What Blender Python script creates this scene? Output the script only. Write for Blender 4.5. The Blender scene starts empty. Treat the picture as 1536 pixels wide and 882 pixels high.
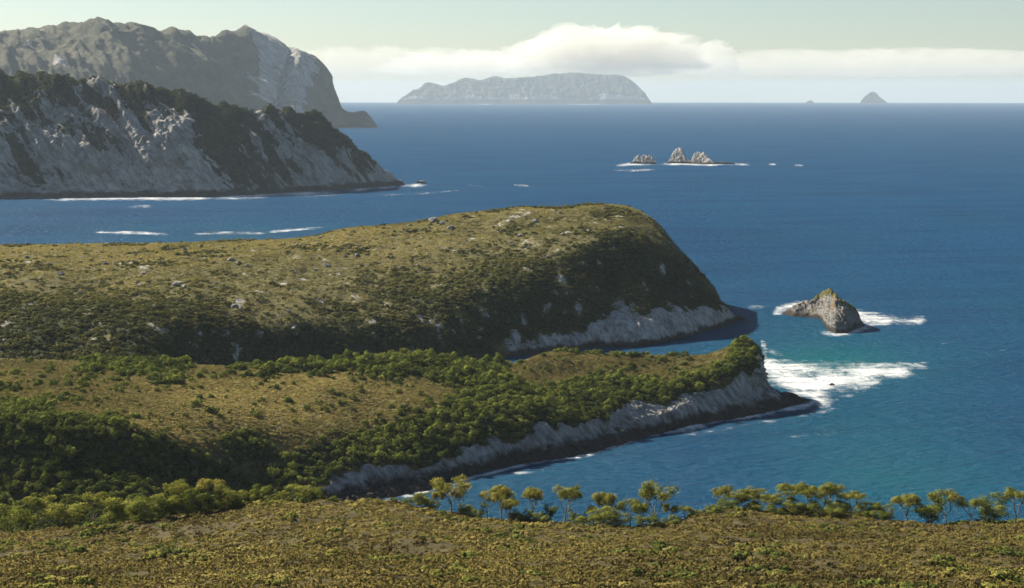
import bpy, math
import numpy as np
from mathutils import Vector

scene = bpy.context.scene
COL = scene.collection
R = math.radians
rng = np.random.default_rng(11)

# ------------------------------------------------------------------ camera
EYE = 150.0            # camera height above the sea, metres
FPX = 2400.0           # focal length in photograph pixels
CX, EY = 768.0, 137.0  # principal column, eye-level row
EARTH = 6.371e6
cam_data = bpy.data.cameras.new('camera')
cam_data.sensor_width = 36.0
cam_data.lens = FPX / 1536 * 36
cam_data.shift_y = -(441 - EY) / 1536
cam_data.clip_start = 1.0
cam_data.clip_end = 200000
cam = bpy.data.objects.new('camera', cam_data)
cam.location = (0, 0, EYE)
cam.rotation_euler = (R(90), 0, 0)
COL.objects.link(cam)
scene.camera = cam

# ------------------------------------------------------------------ sky, sun, exposure
SUN_EL, SUN_AZ = R(36), R(-53)       # azimuth from +Y (view direction), negative = left
world = bpy.data.worlds.new('World')
scene.world = world
world.use_nodes = True
wn, wl = world.node_tree.nodes, world.node_tree.links
sky = wn.new('ShaderNodeTexSky')
sky.sky_type = 'NISHITA'
sky.sun_disc = False
sky.sun_elevation = SUN_EL
sky.sun_rotation = SUN_AZ
sky.air_density = 1.0
sky.dust_density = 0.35
sky.ozone_density = 2.0
tone = wn.new('ShaderNodeMix'); tone.data_type = 'RGBA'; tone.blend_type = 'MULTIPLY'
tone.inputs[0].default_value = 1.0; tone.inputs[7].default_value = (0.80, 0.83, 0.84, 1)
wl.new(sky.outputs[0], tone.inputs[6])
wl.new(tone.outputs[2], wn['Background'].inputs[0])
wn['Background'].inputs[1].default_value = 0.05

sun_data = bpy.data.lights.new('sun', 'SUN')
sun_data.energy = 5.0
sun_data.angle = R(0.5)
sun_data.color = (1.0, 0.92, 0.77)
sun = bpy.data.objects.new('sun', sun_data)
sd = Vector((math.sin(SUN_AZ) * math.cos(SUN_EL), math.cos(SUN_AZ) * math.cos(SUN_EL), math.sin(SUN_EL)))
sun.rotation_euler = sd.to_track_quat('Z', 'Y').to_euler()
COL.objects.link(sun)

scene.view_settings.view_transform = 'Standard'
scene.view_settings.look = 'None'
scene.view_settings.exposure = 1.3
scene.view_settings.gamma = 1.0
scene.render.engine = 'CYCLES'
scene.cycles.use_denoising = True
scene.cycles.max_bounces = 8
scene.cycles.diffuse_bounces = 2
scene.cycles.glossy_bounces = 2
scene.cycles.transmission_bounces = 2
scene.cycles.transparent_max_bounces = 8
scene.cycles.volume_bounces = 4
scene.cycles.filter_width = 1.5

# ------------------------------------------------------------------ helpers: projection, noise, interpolation
def to_world(px, py, Y):
    return np.stack([(px - CX) / FPX * Y, Y, EYE - (py - EY) / FPX * Y], -1)

def to_px(P):
    return CX + FPX * P[..., 0] / P[..., 1], EY + FPX * (EYE - P[..., 2]) / P[..., 1]

def sea_dist(py):
    """distance at which the curved sea surface shows at photograph row py"""
    t = (np.asarray(py, float) - EY) / FPX
    a = 1 / (2 * EARTH)
    return (t - np.sqrt(np.maximum(t * t - 4 * a * EYE, 0))) / (2 * a)

def sea_level(X, Y):
    return -(X * X + Y * Y) / (2 * EARTH)

_T = np.random.default_rng(5).random(65536).astype(np.float32)
def vnoise(p):
    p = np.asarray(p, np.float64)
    i = np.floor(p).astype(np.int64)
    f = (p - i).astype(np.float32)
    f = f * f * f * (f * (f * 6 - 15) + 10)
    out = 0
    for dx in (0, 1):
        wx = f[..., 0] if dx else 1 - f[..., 0]
        for dy in (0, 1):
            wy = f[..., 1] if dy else 1 - f[..., 1]
            for dz in (0, 1):
                wz = f[..., 2] if dz else 1 - f[..., 2]
                h = ((i[..., 0] + dx) * 73856093) ^ ((i[..., 1] + dy) * 19349663) ^ ((i[..., 2] + dz) * 83492791)
                out = out + wx * wy * wz * _T[(h ^ (h >> 13)) & 65535]
    return out * 2 - 1

def fbm(p, octs=5, gain=0.5, lac=2.03):
    s, a, n = 0, 1.0, 0.0
    p = np.asarray(p, np.float64)
    for k in range(octs):
        s = s + a * vnoise(p + 17.3 * k)
        n += a
        a *= gain
        p = p * lac
    return s / n

def ridged(p, octs=4, gain=0.55, lac=2.1):
    s, a, n = 0, 1.0, 0.0
    p = np.asarray(p, np.float64)
    for k in range(octs):
        s = s + a * (1 - np.abs(vnoise(p + 9.1 * k)) * 2)
        n += a
        a *= gain
        p = p * lac
    return s / n

def sstep(a, b, x):
    t = np.clip((x - a) / (b - a), 0, 1)
    return t * t * (3 - 2 * t)

def pchip(xk, yk, x):
    """monotone cubic; xk (K,), yk (K, ...) -> values at x (M,)"""
    xk = np.asarray(xk, float); yk = np.asarray(yk, float)
    h = np.diff(xk); sh = (-1,) + (1,) * (yk.ndim - 1)
    hh = h.reshape(sh)
    d = np.diff(yk, axis=0) / hh
    m = np.zeros_like(yk)
    m[0], m[-1] = d[0], d[-1]
    if len(xk) > 2:
        w1, w2 = 2 * hh[1:] + hh[:-1], hh[1:] + 2 * hh[:-1]
        ok = d[1:] * d[:-1] > 0
        den = w1 / np.where(ok, d[:-1], 1) + w2 / np.where(ok, d[1:], 1)
        m[1:-1] = np.where(ok, (w1 + w2) / np.where(ok, den, 1), 0)
    x = np.clip(np.asarray(x, float), xk[0], xk[-1])
    i = np.clip(np.searchsorted(xk, x) - 1, 0, len(xk) - 2)
    t = ((x - xk[i]) / h[i]).reshape(sh); H = h[i].reshape(sh)
    return ((2 * t**3 - 3 * t**2 + 1) * yk[i] + (t**3 - 2 * t**2 + t) * H * m[i]
            + (-2 * t**3 + 3 * t**2) * yk[i + 1] + (t**3 - t**2) * H * m[i + 1])

def table(pts, px, cubic=True):
    """pts: rows (px, py, Y) or (px, 'z', z, Y) -> (z, Y) at columns px"""
    xs, zs, ys = [], [], []
    for p in pts:
        xs.append(p[0])
        if len(p) == 4:
            zs.append(p[2]); ys.append(p[3])
        else:
            zs.append(EYE - (p[1] - EY) / FPX * p[2]); ys.append(p[2])
    o = np.argsort(xs)
    xs, zs, ys = np.array(xs, float)[o], np.array(zs, float)[o], np.array(ys, float)[o]
    if cubic:
        v = pchip(xs, np.stack([zs, ys], -1), px)
        return v[:, 0], v[:, 1]
    return np.interp(px, xs, zs), np.interp(px, xs, ys)

def loft(lines, px0, px1, nu, rows):
    """surface through lines given back to front; columns are vertical planes of constant bearing"""
    px = np.linspace(px0, px1, nu)
    Z, Y = zip(*[table(l, px) for l in lines])
    K = len(lines)
    K_ = np.stack([np.stack(Z), np.stack(Y)], -1)          # K, nu, 2
    t = np.concatenate([np.linspace(k, k + 1, rows[k], endpoint=False) for k in range(K - 1)] + [[K - 1]])
    G = pchip(np.arange(K), K_, t)                          # nv, nu, 2
    X = (px[None, :] - CX) / FPX * G[..., 1]
    P = np.stack([X, G[..., 1], G[..., 0]], -1)
    return P, px, t

def normals(P):
    du = np.gradient(P, axis=1); dv = np.gradient(P, axis=0)
    n = np.cross(du, dv)
    n /= np.linalg.norm(n, axis=-1, keepdims=True) + 1e-9
    n *= np.sign(n[..., 2:3] + 1e-9)
    return n

# ------------------------------------------------------------------ helpers: objects
def link(o, parent=None):
    COL.objects.link(o)
    if parent is not None:
        o.parent = parent
    return o

def tag(o, label=None, category=None, group=None, kind=None):
    if label: o['label'] = label
    if category: o['category'] = category
    if group: o['group'] = group
    if kind: o['kind'] = kind
    return o

def mesh_from(name, verts, faces, mat=None, attrs=None, smooth=True):
    """verts (N,3), faces (M,3|4)"""
    me = bpy.data.meshes.new(name)
    verts = np.ascontiguousarray(verts, np.float32); faces = np.ascontiguousarray(faces, np.int32)
    n, k = faces.shape
    me.vertices.add(len(verts)); me.vertices.foreach_set('co', verts.ravel())
    me.loops.add(n * k); me.loops.foreach_set('vertex_index', faces.ravel())
    me.polygons.add(n)
    me.polygons.foreach_set('loop_start', np.arange(0, n * k, k, dtype=np.int32))
    me.polygons.foreach_set('loop_total', np.full(n, k, np.int32))
    me.polygons.foreach_set('use_smooth', np.full(n, smooth, bool))
    for a, v in (attrs or {}).items():
        v = np.ascontiguousarray(v, np.float32)
        if v.ndim > 1 and v.shape[-1] == 3 and v.size == 3 * len(verts):
            me.attributes.new(a, 'FLOAT_VECTOR', 'POINT').data.foreach_set('vector', v.ravel())
        else:
            me.attributes.new(a, 'FLOAT', 'POINT').data.foreach_set('value', v.ravel())
    me.update(calc_edges=True)
    if mat: me.materials.append(mat)
    return me

def grid_faces(nv, nu):
    i = np.arange((nv - 1) * nu).reshape(nv - 1, nu)[:, :-1].ravel()
    return np.stack([i, i + nu, i + nu + 1, i + 1], -1)

def grid_object(name, P, mat, attrs=None, smooth=True):
    nv, nu = P.shape[:2]
    o = bpy.data.objects.new(name, mesh_from(name, P.reshape(-1, 3), grid_faces(nv, nu), mat, attrs, smooth))
    return link(o)

def sample_grid(P, dens, n, r):
    """n random points on grid P with probability area * dens"""
    A = P[:-1, :-1]; B = P[:-1, 1:]; C = P[1:, 1:]; D = P[1:, :-1]
    area = 0.5 * np.linalg.norm(np.cross(C - A, D - B), axis=-1)
    w = area * 0.25 * (dens[:-1, :-1] + dens[1:, :-1] + dens[:-1, 1:] + dens[1:, 1:])
    c = np.cumsum(w.ravel())
    if c[-1] <= 0: return np.zeros((0, 3))
    k = np.searchsorted(c, r.random(n) * c[-1])
    i, j = np.unravel_index(np.minimum(k, w.size - 1), w.shape)
    u, v = r.random((n, 1)), r.random((n, 1))
    return (A[i, j] * (1 - u) + B[i, j] * u) * (1 - v) + (D[i, j] * (1 - u) + C[i, j] * u) * v

# ------------------------------------------------------------------ materials
def new_mat(name):
    m = bpy.data.materials.new(name); m.use_nodes = True
    nt = m.node_tree
    for n in list(nt.nodes): nt.nodes.remove(n)
    out = nt.nodes.new('ShaderNodeOutputMaterial')
    return m, nt, out

class NT:
    def __init__(s, nt): s.nt = nt
    def n(s, t, **kw):
        nd = s.nt.nodes.new(t)
        for k, v in kw.items(): setattr(nd, k, v)
        return nd
    def l(s, a, b): s.nt.links.new(a, b)
    def val(s, sock, v):
        if hasattr(v, 'is_output') or isinstance(v, bpy.types.NodeSocket): s.l(v, sock)
        else: sock.default_value = v
    def attr(s, name): return s.n('ShaderNodeAttribute', attribute_name=name).outputs['Fac']
    def math(s, op, a, b=0.0, c=None, clamp=False):
        nd = s.n('ShaderNodeMath', operation=op, use_clamp=clamp)
        s.val(nd.inputs[0], a); s.val(nd.inputs[1], b)
        if c is not None: s.val(nd.inputs[2], c)
        return nd.outputs[0]
    def noise(s, vec, scale, detail=4, rough=0.55, dist=0.0):
        nd = s.n('ShaderNodeTexNoise')
        if vec is not None: s.l(vec, nd.inputs['Vector'])
        nd.inputs['Scale'].default_value = scale; nd.inputs['Detail'].default_value = detail
        nd.inputs['Roughness'].default_value = rough; nd.inputs['Distortion'].default_value = dist
        return nd.outputs['Fac']
    def mapped(s, vec, scale=(1, 1, 1), rot=(0, 0, 0)):
        if any(rot):
            r = s.n('ShaderNodeMapping'); s.l(vec, r.inputs['Vector']); r.inputs['Rotation'].default_value = rot; vec = r.outputs[0]
        nd = s.n('ShaderNodeMapping')
        s.l(vec, nd.inputs['Vector']); nd.inputs['Scale'].default_value = scale
        return nd.outputs[0]
    def pos(s): return s.n('ShaderNodeNewGeometry').outputs['Position']
    def ramp(s, fac, stops):
        nd = s.n('ShaderNodeValToRGB'); e = nd.color_ramp.elements
        while len(e) < len(stops): e.new(0.5)
        for i, (p, c) in enumerate(stops):
            e[i].position = p; e[i].color = (*c, 1) if len(c) == 3 else c
        s.l(fac, nd.inputs[0]); return nd.outputs[0]
    def mix(s, f, a, b):
        nd = s.n('ShaderNodeMix', data_type='RGBA')
        s.val(nd.inputs[0], f)
        for k, v in ((6, a), (7, b)):
            if isinstance(v, tuple): nd.inputs[k].default_value = (*v, 1)
            else: s.l(v, nd.inputs[k])
        return nd.outputs[2]
    def smooth(s, v, lo, hi):
        nd = s.n('ShaderNodeMapRange', interpolation_type='SMOOTHSTEP')
        s.val(nd.inputs['Value'], v); nd.inputs['From Min'].default_value = lo; nd.inputs['From Max'].default_value = hi
        return nd.outputs[0]
    def bsdf(s, col, rough=0.9, spec=0.1, normal=None):
        b = s.n('ShaderNodeBsdfPrincipled')
        if isinstance(col, tuple): b.inputs['Base Color'].default_value = (*col, 1)
        else: s.l(col, b.inputs['Base Color'])
        s.val(b.inputs['Roughness'], rough); b.inputs['Specular IOR Level'].default_value = spec
        if normal is not None: s.l(normal, b.inputs['Normal'])
        return b
    def bump(s, h, strength, dist):
        b = s.n('ShaderNodeBump'); b.inputs['Strength'].default_value = strength; b.inputs['Distance'].default_value = dist
        s.l(h, b.inputs['Height']); return b.outputs[0]

def rock_colour(T, pos, sc, dark_top, warm=0.5, tone=1.0, tilt=30, drag=0.16):
    """pale quartzite with stained seams and a dark wet foot up to dark_top metres"""
    k = lambda c: tuple(min(v * tone, 0.7) for v in c)
    grain = T.mapped(pos, (1.0, 1.0, drag), (0, R(tilt), 0))
    streak = T.math('ADD', T.math('MULTIPLY', T.noise(grain, 0.45 * sc, 7, 0.72), 0.7), T.math('MULTIPLY', T.noise(pos, 0.10 * sc, 4, 0.6), 0.3))
    c = T.ramp(streak, [(0.34, k((0.07, 0.062, 0.055))), (0.46, k((0.20, 0.188, 0.175))), (0.56, k((0.35, 0.335, 0.315))), (0.70, k((0.52, 0.50, 0.47)))])
    stain = T.smooth(T.noise(grain, 0.07 * sc, 5, 0.6), 0.50, 0.68)
    c = T.mix(T.math('MULTIPLY', stain, warm), c, k((0.30, 0.20, 0.11)))
    z = T.n('ShaderNodeSeparateXYZ'); T.l(pos, z.inputs[0])
    zz = T.math('ADD', z.outputs[2], T.math('MULTIPLY', T.math('SUBTRACT', T.noise(pos, 0.12 * sc, 5, 0.65), 0.5), dark_top * 2.4))
    wet = T.smooth(zz, dark_top * 1.3, dark_top * 0.6)
    dk = T.ramp(T.noise(pos, 0.5 * sc, 5, 0.7), [(0.35, (0.022, 0.018, 0.016)), (0.65, (0.062, 0.05, 0.04))])
    return T.mix(wet, c, dk)

def land_mat(name, soil, sc=1.0, dark_top=None, warm=0.5, bump=0.5, tone=1.0, tilt=30, patchy=0.9, drag=0.22):
    m, nt, out = new_mat(name); T = NT(nt)
    pos = T.pos()
    s = T.ramp(T.noise(pos, 0.11 * sc, 6, 0.7), soil)
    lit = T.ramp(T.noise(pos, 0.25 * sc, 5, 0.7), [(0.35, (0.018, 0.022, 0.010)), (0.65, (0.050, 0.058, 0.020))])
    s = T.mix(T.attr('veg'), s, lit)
    col = s
    if dark_top is not None:
        rock = T.attr('rock')
        gr = T.mapped(pos, (1, 1, drag), (0, R(tilt), 0))
        nz = T.math('ADD', T.math('MULTIPLY', T.noise(gr, 0.30 * sc, 6, 0.7), 0.6), T.math('MULTIPLY', T.noise(pos, 0.18 * sc, 5, 0.65), 0.4))
        amp = T.math('MULTIPLY', T.smooth(rock, 0.03, 0.25), patchy * 1.8)
        edge = T.math('ADD', rock, T.math('MULTIPLY', T.math('SUBTRACT', nz, 0.5), amp))
        fac = T.smooth(edge, 0.44, 0.58)
        col = T.mix(fac, s, rock_colour(T, pos, sc, dark_top, warm, tone, tilt, drag))
    nrm = T.bump(T.noise(T.mapped(pos, (1, 1, 0.3), (0, R(tilt), 0)), 0.6 * sc, 7, 0.72), bump, 1.6 / sc)
    b = T.bsdf(col, 0.92, 0.12, nrm)
    T.l(b.outputs[0], out.inputs['Surface'])
    return m

def leaf_mat(name, stops, trans=0.25, objrand=False):
    m, nt, out = new_mat(name); T = NT(nt)
    t = T.attr('tint')
    if objrand:
        t = T.math('ADD', T.math('SUBTRACT', t, 0.2), T.math('MULTIPLY', T.n('ShaderNodeObjectInfo').outputs['Random'], 0.4))
    else:
        t = T.math('ADD', t, T.n('ShaderNodeAttribute', attribute_name='itint', attribute_type='INSTANCER').outputs['Fac'])
    c = T.ramp(t, stops)
    vt = T.n('ShaderNodeVectorTransform', vector_type='NORMAL', convert_from='OBJECT', convert_to='WORLD')
    T.l(T.n('ShaderNodeAttribute', attribute_name='nrm').outputs['Vector'], vt.inputs[0])
    nm = T.n('ShaderNodeVectorMath', operation='NORMALIZE'); T.l(vt.outputs[0], nm.inputs[0])
    b = T.n('ShaderNodeBsdfDiffuse'); T.l(c, b.inputs[0]); T.l(nm.outputs[0], b.inputs['Normal'])
    tr = T.n('ShaderNodeBsdfTranslucent'); T.l(c, tr.inputs[0]); T.l(nm.outputs[0], tr.inputs['Normal'])
    mx = T.n('ShaderNodeMixShader'); mx.inputs[0].default_value = trans
    T.l(b.outputs[0], mx.inputs[1]); T.l(tr.outputs[0], mx.inputs[2])
    T.l(mx.outputs[0], out.inputs['Surface'])
    return m

HEATH_SOIL = [(0.25, (0.055, 0.047, 0.02)), (0.45, (0.11, 0.092, 0.034)), (0.6, (0.165, 0.136, 0.048)), (0.8, (0.22, 0.18, 0.066))]
SCRUB_SOIL = [(0.3, (0.014, 0.016, 0.009)), (0.5, (0.030, 0.032, 0.014)), (0.7, (0.055, 0.052, 0.022))]
M_fore = land_mat('heath_soil', [(0.3, (0.035, 0.028, 0.013)), (0.5, (0.065, 0.052, 0.021)), (0.75, (0.11, 0.088, 0.034))], 1.6)
M_pen = land_mat('peninsula_ground', HEATH_SOIL, 1.0, 4.6, 0.2, 0.8, 1.0, 35, 1.1)
M_head = land_mat('headland_ground', [(0.25, (0.05, 0.046, 0.02)), (0.45, (0.09, 0.08, 0.03)), (0.62, (0.14, 0.12, 0.044)), (0.8, (0.19, 0.15, 0.06))], 0.8, 3.2, 0.10, 0.6, 1.1, 12, 1.3)
M_cliff = land_mat('cliff_ground', [(0.3, (0.014, 0.017, 0.010)), (0.5, (0.026, 0.030, 0.016)), (0.7, (0.05, 0.052, 0.026))], 0.34, 8, 0.22, 1.0, 1.0, 42, 1.7, 0.2)
M_mount = land_mat('mountain_ground', [(0.3, (0.03, 0.032, 0.020)), (0.5, (0.065, 0.062, 0.034)), (0.7, (0.12, 0.10, 0.055))], 0.10, 14, 0.3, 0.9, 1.3, 40, 1.5, 0.3)
M_isle = land_mat('island_ground', [(0.3, (0.03, 0.035, 0.025)), (0.7, (0.09, 0.09, 0.05))], 0.05, 25, 0.2, 0.6)
M_stack = land_mat('stack_rock', [(0.3, (0.05, 0.055, 0.015)), (0.7, (0.14, 0.12, 0.035))], 1.3, 3.0, 0.8, 1.0, 0.64, 8)
M_skerry = land_mat('skerry_rock', SCRUB_SOIL, 0.5, 3, 0.7, 0.9, 1.05, 20)
M_reef = land_mat('reef_rock', SCRUB_SOIL, 1.6, 3.0, 0.6, 0.9, 0.5)

L_heath = leaf_mat('heath_leaves', [(0.0, (0.13, 0.10, 0.048)), (0.2, (0.21, 0.17, 0.060)), (0.45, (0.29, 0.24, 0.074)), (0.65, (0.38, 0.30, 0.10)), (0.85, (0.24, 0.24, 0.055)), (1.0, (0.085, 0.11, 0.028))], 0.38)
L_gold = leaf_mat('gold_heath_leaves', [(0.0, (0.105, 0.09, 0.038)), (0.35, (0.21, 0.18, 0.060)), (0.7, (0.375, 0.305, 0.105)), (0.9, (0.45, 0.36, 0.13)), (1.0, (0.17, 0.18, 0.05))], 0.38)
L_olive = leaf_mat('olive_heath_leaves', [(0.0, (0.10, 0.095, 0.036)), (0.35, (0.19, 0.172, 0.054)), (0.7, (0.30, 0.255, 0.083)), (0.9, (0.38, 0.30, 0.105)), (1.0, (0.17, 0.18, 0.05))], 0.38)
L_scrub = leaf_mat('scrub_leaves', [(0.0, (0.035, 0.052, 0.015)), (0.4, (0.10, 0.125, 0.026)), (0.7, (0.18, 0.20, 0.038)), (1.0, (0.24, 0.235, 0.06))], 0.42)
L_dark = leaf_mat('headland_scrub_leaves', [(0.0, (0.032, 0.040, 0.016)), (0.4, (0.075, 0.080, 0.026)), (0.75, (0.125, 0.120, 0.036)), (1.0, (0.16, 0.135, 0.048))], 0.35)
L_tree = leaf_mat('scrub_tree_leaves', [(0.0, (0.055, 0.078, 0.018)), (0.4, (0.125, 0.155, 0.028)), (0.7, (0.20, 0.225, 0.042)), (1.0, (0.28, 0.27, 0.065))], 0.42, True)
L_bush = leaf_mat('bushy_tree_leaves', [(0.0, (0.07, 0.10, 0.02)), (0.4, (0.15, 0.18, 0.032)), (0.7, (0.24, 0.25, 0.05)), (1.0, (0.31, 0.27, 0.075))], 0.42, True)
L_euc = leaf_mat('eucalypt_leaves', [(0.0, (0.12, 0.145, 0.03)), (0.4, (0.24, 0.25, 0.048)), (0.7, (0.35, 0.30, 0.068)), (1.0, (0.42, 0.29, 0.10))], 0.5, True)

def bark_mat():
    m, nt, out = new_mat('bark'); T = NT(nt)
    pos = T.n('ShaderNodeTexCoord').outputs['Object']
    c = T.ramp(T.noise(T.mapped(pos, (3, 3, 0.6)), 1.6, 5), [(0.3, (0.16, 0.125, 0.095)), (0.55, (0.34, 0.29, 0.235)), (0.75, (0.46, 0.41, 0.35))])
    T.l(T.bsdf(c, 0.85, 0.1).outputs[0], out.inputs['Surface']); return m
M_bark = bark_mat()

# ------------------------------------------------------------------ sea
FOAM = []      # (kind, points px, width px, strength)
def foam_line(pts, w, s): FOAM.append((pts, w, s))

def seg_dist(px, py, pts, aspect):
    """distance in photograph pixels to a polyline, rows stretched by aspect"""
    d = np.full(px.shape, 1e9)
    for (x0, y0), (x1, y1) in zip(pts[:-1], pts[1:]):
        ax, ay, bx, by = x0, y0 * aspect, x1, y1 * aspect
        vx, vy = bx - ax, by - ay
        t = np.clip(((px - ax) * vx + (py * aspect - ay) * vy) / (vx * vx + vy * vy + 1e-9), 0, 1)
        d = np.minimum(d, np.hypot(px - ax - t * vx, py * aspect - ay - t * vy))
    return d

# surf around the tip of the low peninsula
foam_line([(1148, 549), (1200, 553), (1250, 555), (1300, 556), (1345, 557)], 30, 1.06)
foam_line([(1160, 560), (1190, 572), (1222, 580), (1255, 570), (1290, 572)], 38, 1.15)
foam_line([(1195, 588), (1222, 592), (1232, 602)], 24, 1.15)
foam_line([(1232, 602), (1205, 609), (1180, 613), (1150, 619), (1120, 625), (1085, 631)], 10, 1.25)
foam_line([(1120, 606), (1090, 612)], 8, 0.9)
foam_line([(970, 651), (1000, 645), (1045, 639)], 18, 1.1)
foam_line([(1045, 638), (1090, 629)], 7, 0.85)
foam_line([(540, 762), (580, 750), (620, 742), (660, 731), (700, 719), (735, 710), (780, 698), (830, 690), (880, 682), (930, 667), (970, 656)], 6, 1.05)
foam_line([(590, 742), (615, 740)], 12, 1.0)
foam_line([(870, 683), (890, 681)], 7, 0.9)
foam_line([(760, 711), (800, 707), (825, 704)], 6, 0.62)
foam_line([(925, 665), (970, 655)], 5, 0.75)
foam_line([(1140, 512), (1150, 522), (1145, 540)], 10, 0.72)
foam_line([(1150, 525), (1180, 535)], 8, 0.62)
foam_line([(1240, 600), (1290, 590)], 8, 0.55)
# sea stack
foam_line([(1325, 481), (1360, 482), (1390, 480)], 13, 0.8)
foam_line([(1300, 548), (1350, 551), (1400, 549)], 13, 0.75)
foam_line([(1260, 585), (1300, 580)], 12, 0.62)
foam_line([(1020, 655), (1060, 648), (1110, 640)], 7, 0.5)
foam_line([(1090, 640), (1180, 628), (1260, 612)], 7, 0.45)
foam_line([(700, 277), (730, 281)], 4, 0.5)
foam_line([(560, 293), (640, 290), (700, 284)], 4, 0.45)
foam_line([(1180, 655), (1260, 650)], 6, 0.42)
foam_line([(1160, 466), (1180, 461), (1205, 456)], 11, 1.0)
foam_line([(1158, 470), (1176, 469)], 8, 0.9)
foam_line([(1286, 473), (1305, 478), (1330, 481)], 24, 1.05)
foam_line([(1228, 496), (1250, 502), (1275, 499), (1300, 491), (1320, 486)], 8, 1.05)
foam_line([(1120, 461), (1150, 460)], 6, 0.62)
foam_line([(1085, 480), (1112, 480)], 5, 0.7)
# far skerries
foam_line([(922, 249), (945, 246), (985, 247)], 5, 0.85)
foam_line([(985, 246.5), (1020, 245.5), (1060, 247), (1085, 246.5)], 5, 0.95)
foam_line([(1075, 246), (1100, 246), (1125, 247)], 4, 0.8)
foam_line([(1152, 246.5), (1166, 246.5)], 3, 0.85)
foam_line([(920, 255), (950, 256), (985, 254)], 4, 0.6)
foam_line([(1190, 248), (1206, 248)], 4, 0.7)
# white cliff headland
foam_line([(60, 299), (150, 297.5), (205, 297), (250, 298), (300, 297), (330, 296)], 6, 1.0)
foam_line([(320, 296), (380, 294), (410, 291), (430, 290), (470, 290), (515, 290)], 8, 1.15)
foam_line([(402, 290), (424, 289)], 10, 1.3)
foam_line([(515, 287), (560, 282), (600, 278), (645, 278)], 6, 0.9)
foam_line([(190, 310), (228, 309)], 5, 0.85)
foam_line([(140, 348), (205, 349), (258, 352)], 4, 1.1)
foam_line([(285, 351), (340, 349), (400, 350)], 3.5, 0.95)
foam_line([(400, 348), (450, 344), (485, 341)], 4, 1.0)
foam_line([(770, 277), (795, 279)], 4, 0.75)
foam_line([(490, 190.5), (520, 190), (550, 190.5)], 3, 1.1)
foam_line([(715, 156.2), (740, 156.2)], 1.2, 1.0)
foam_line([(850, 156.2), (905, 156.2)], 1.2, 0.9)

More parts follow.
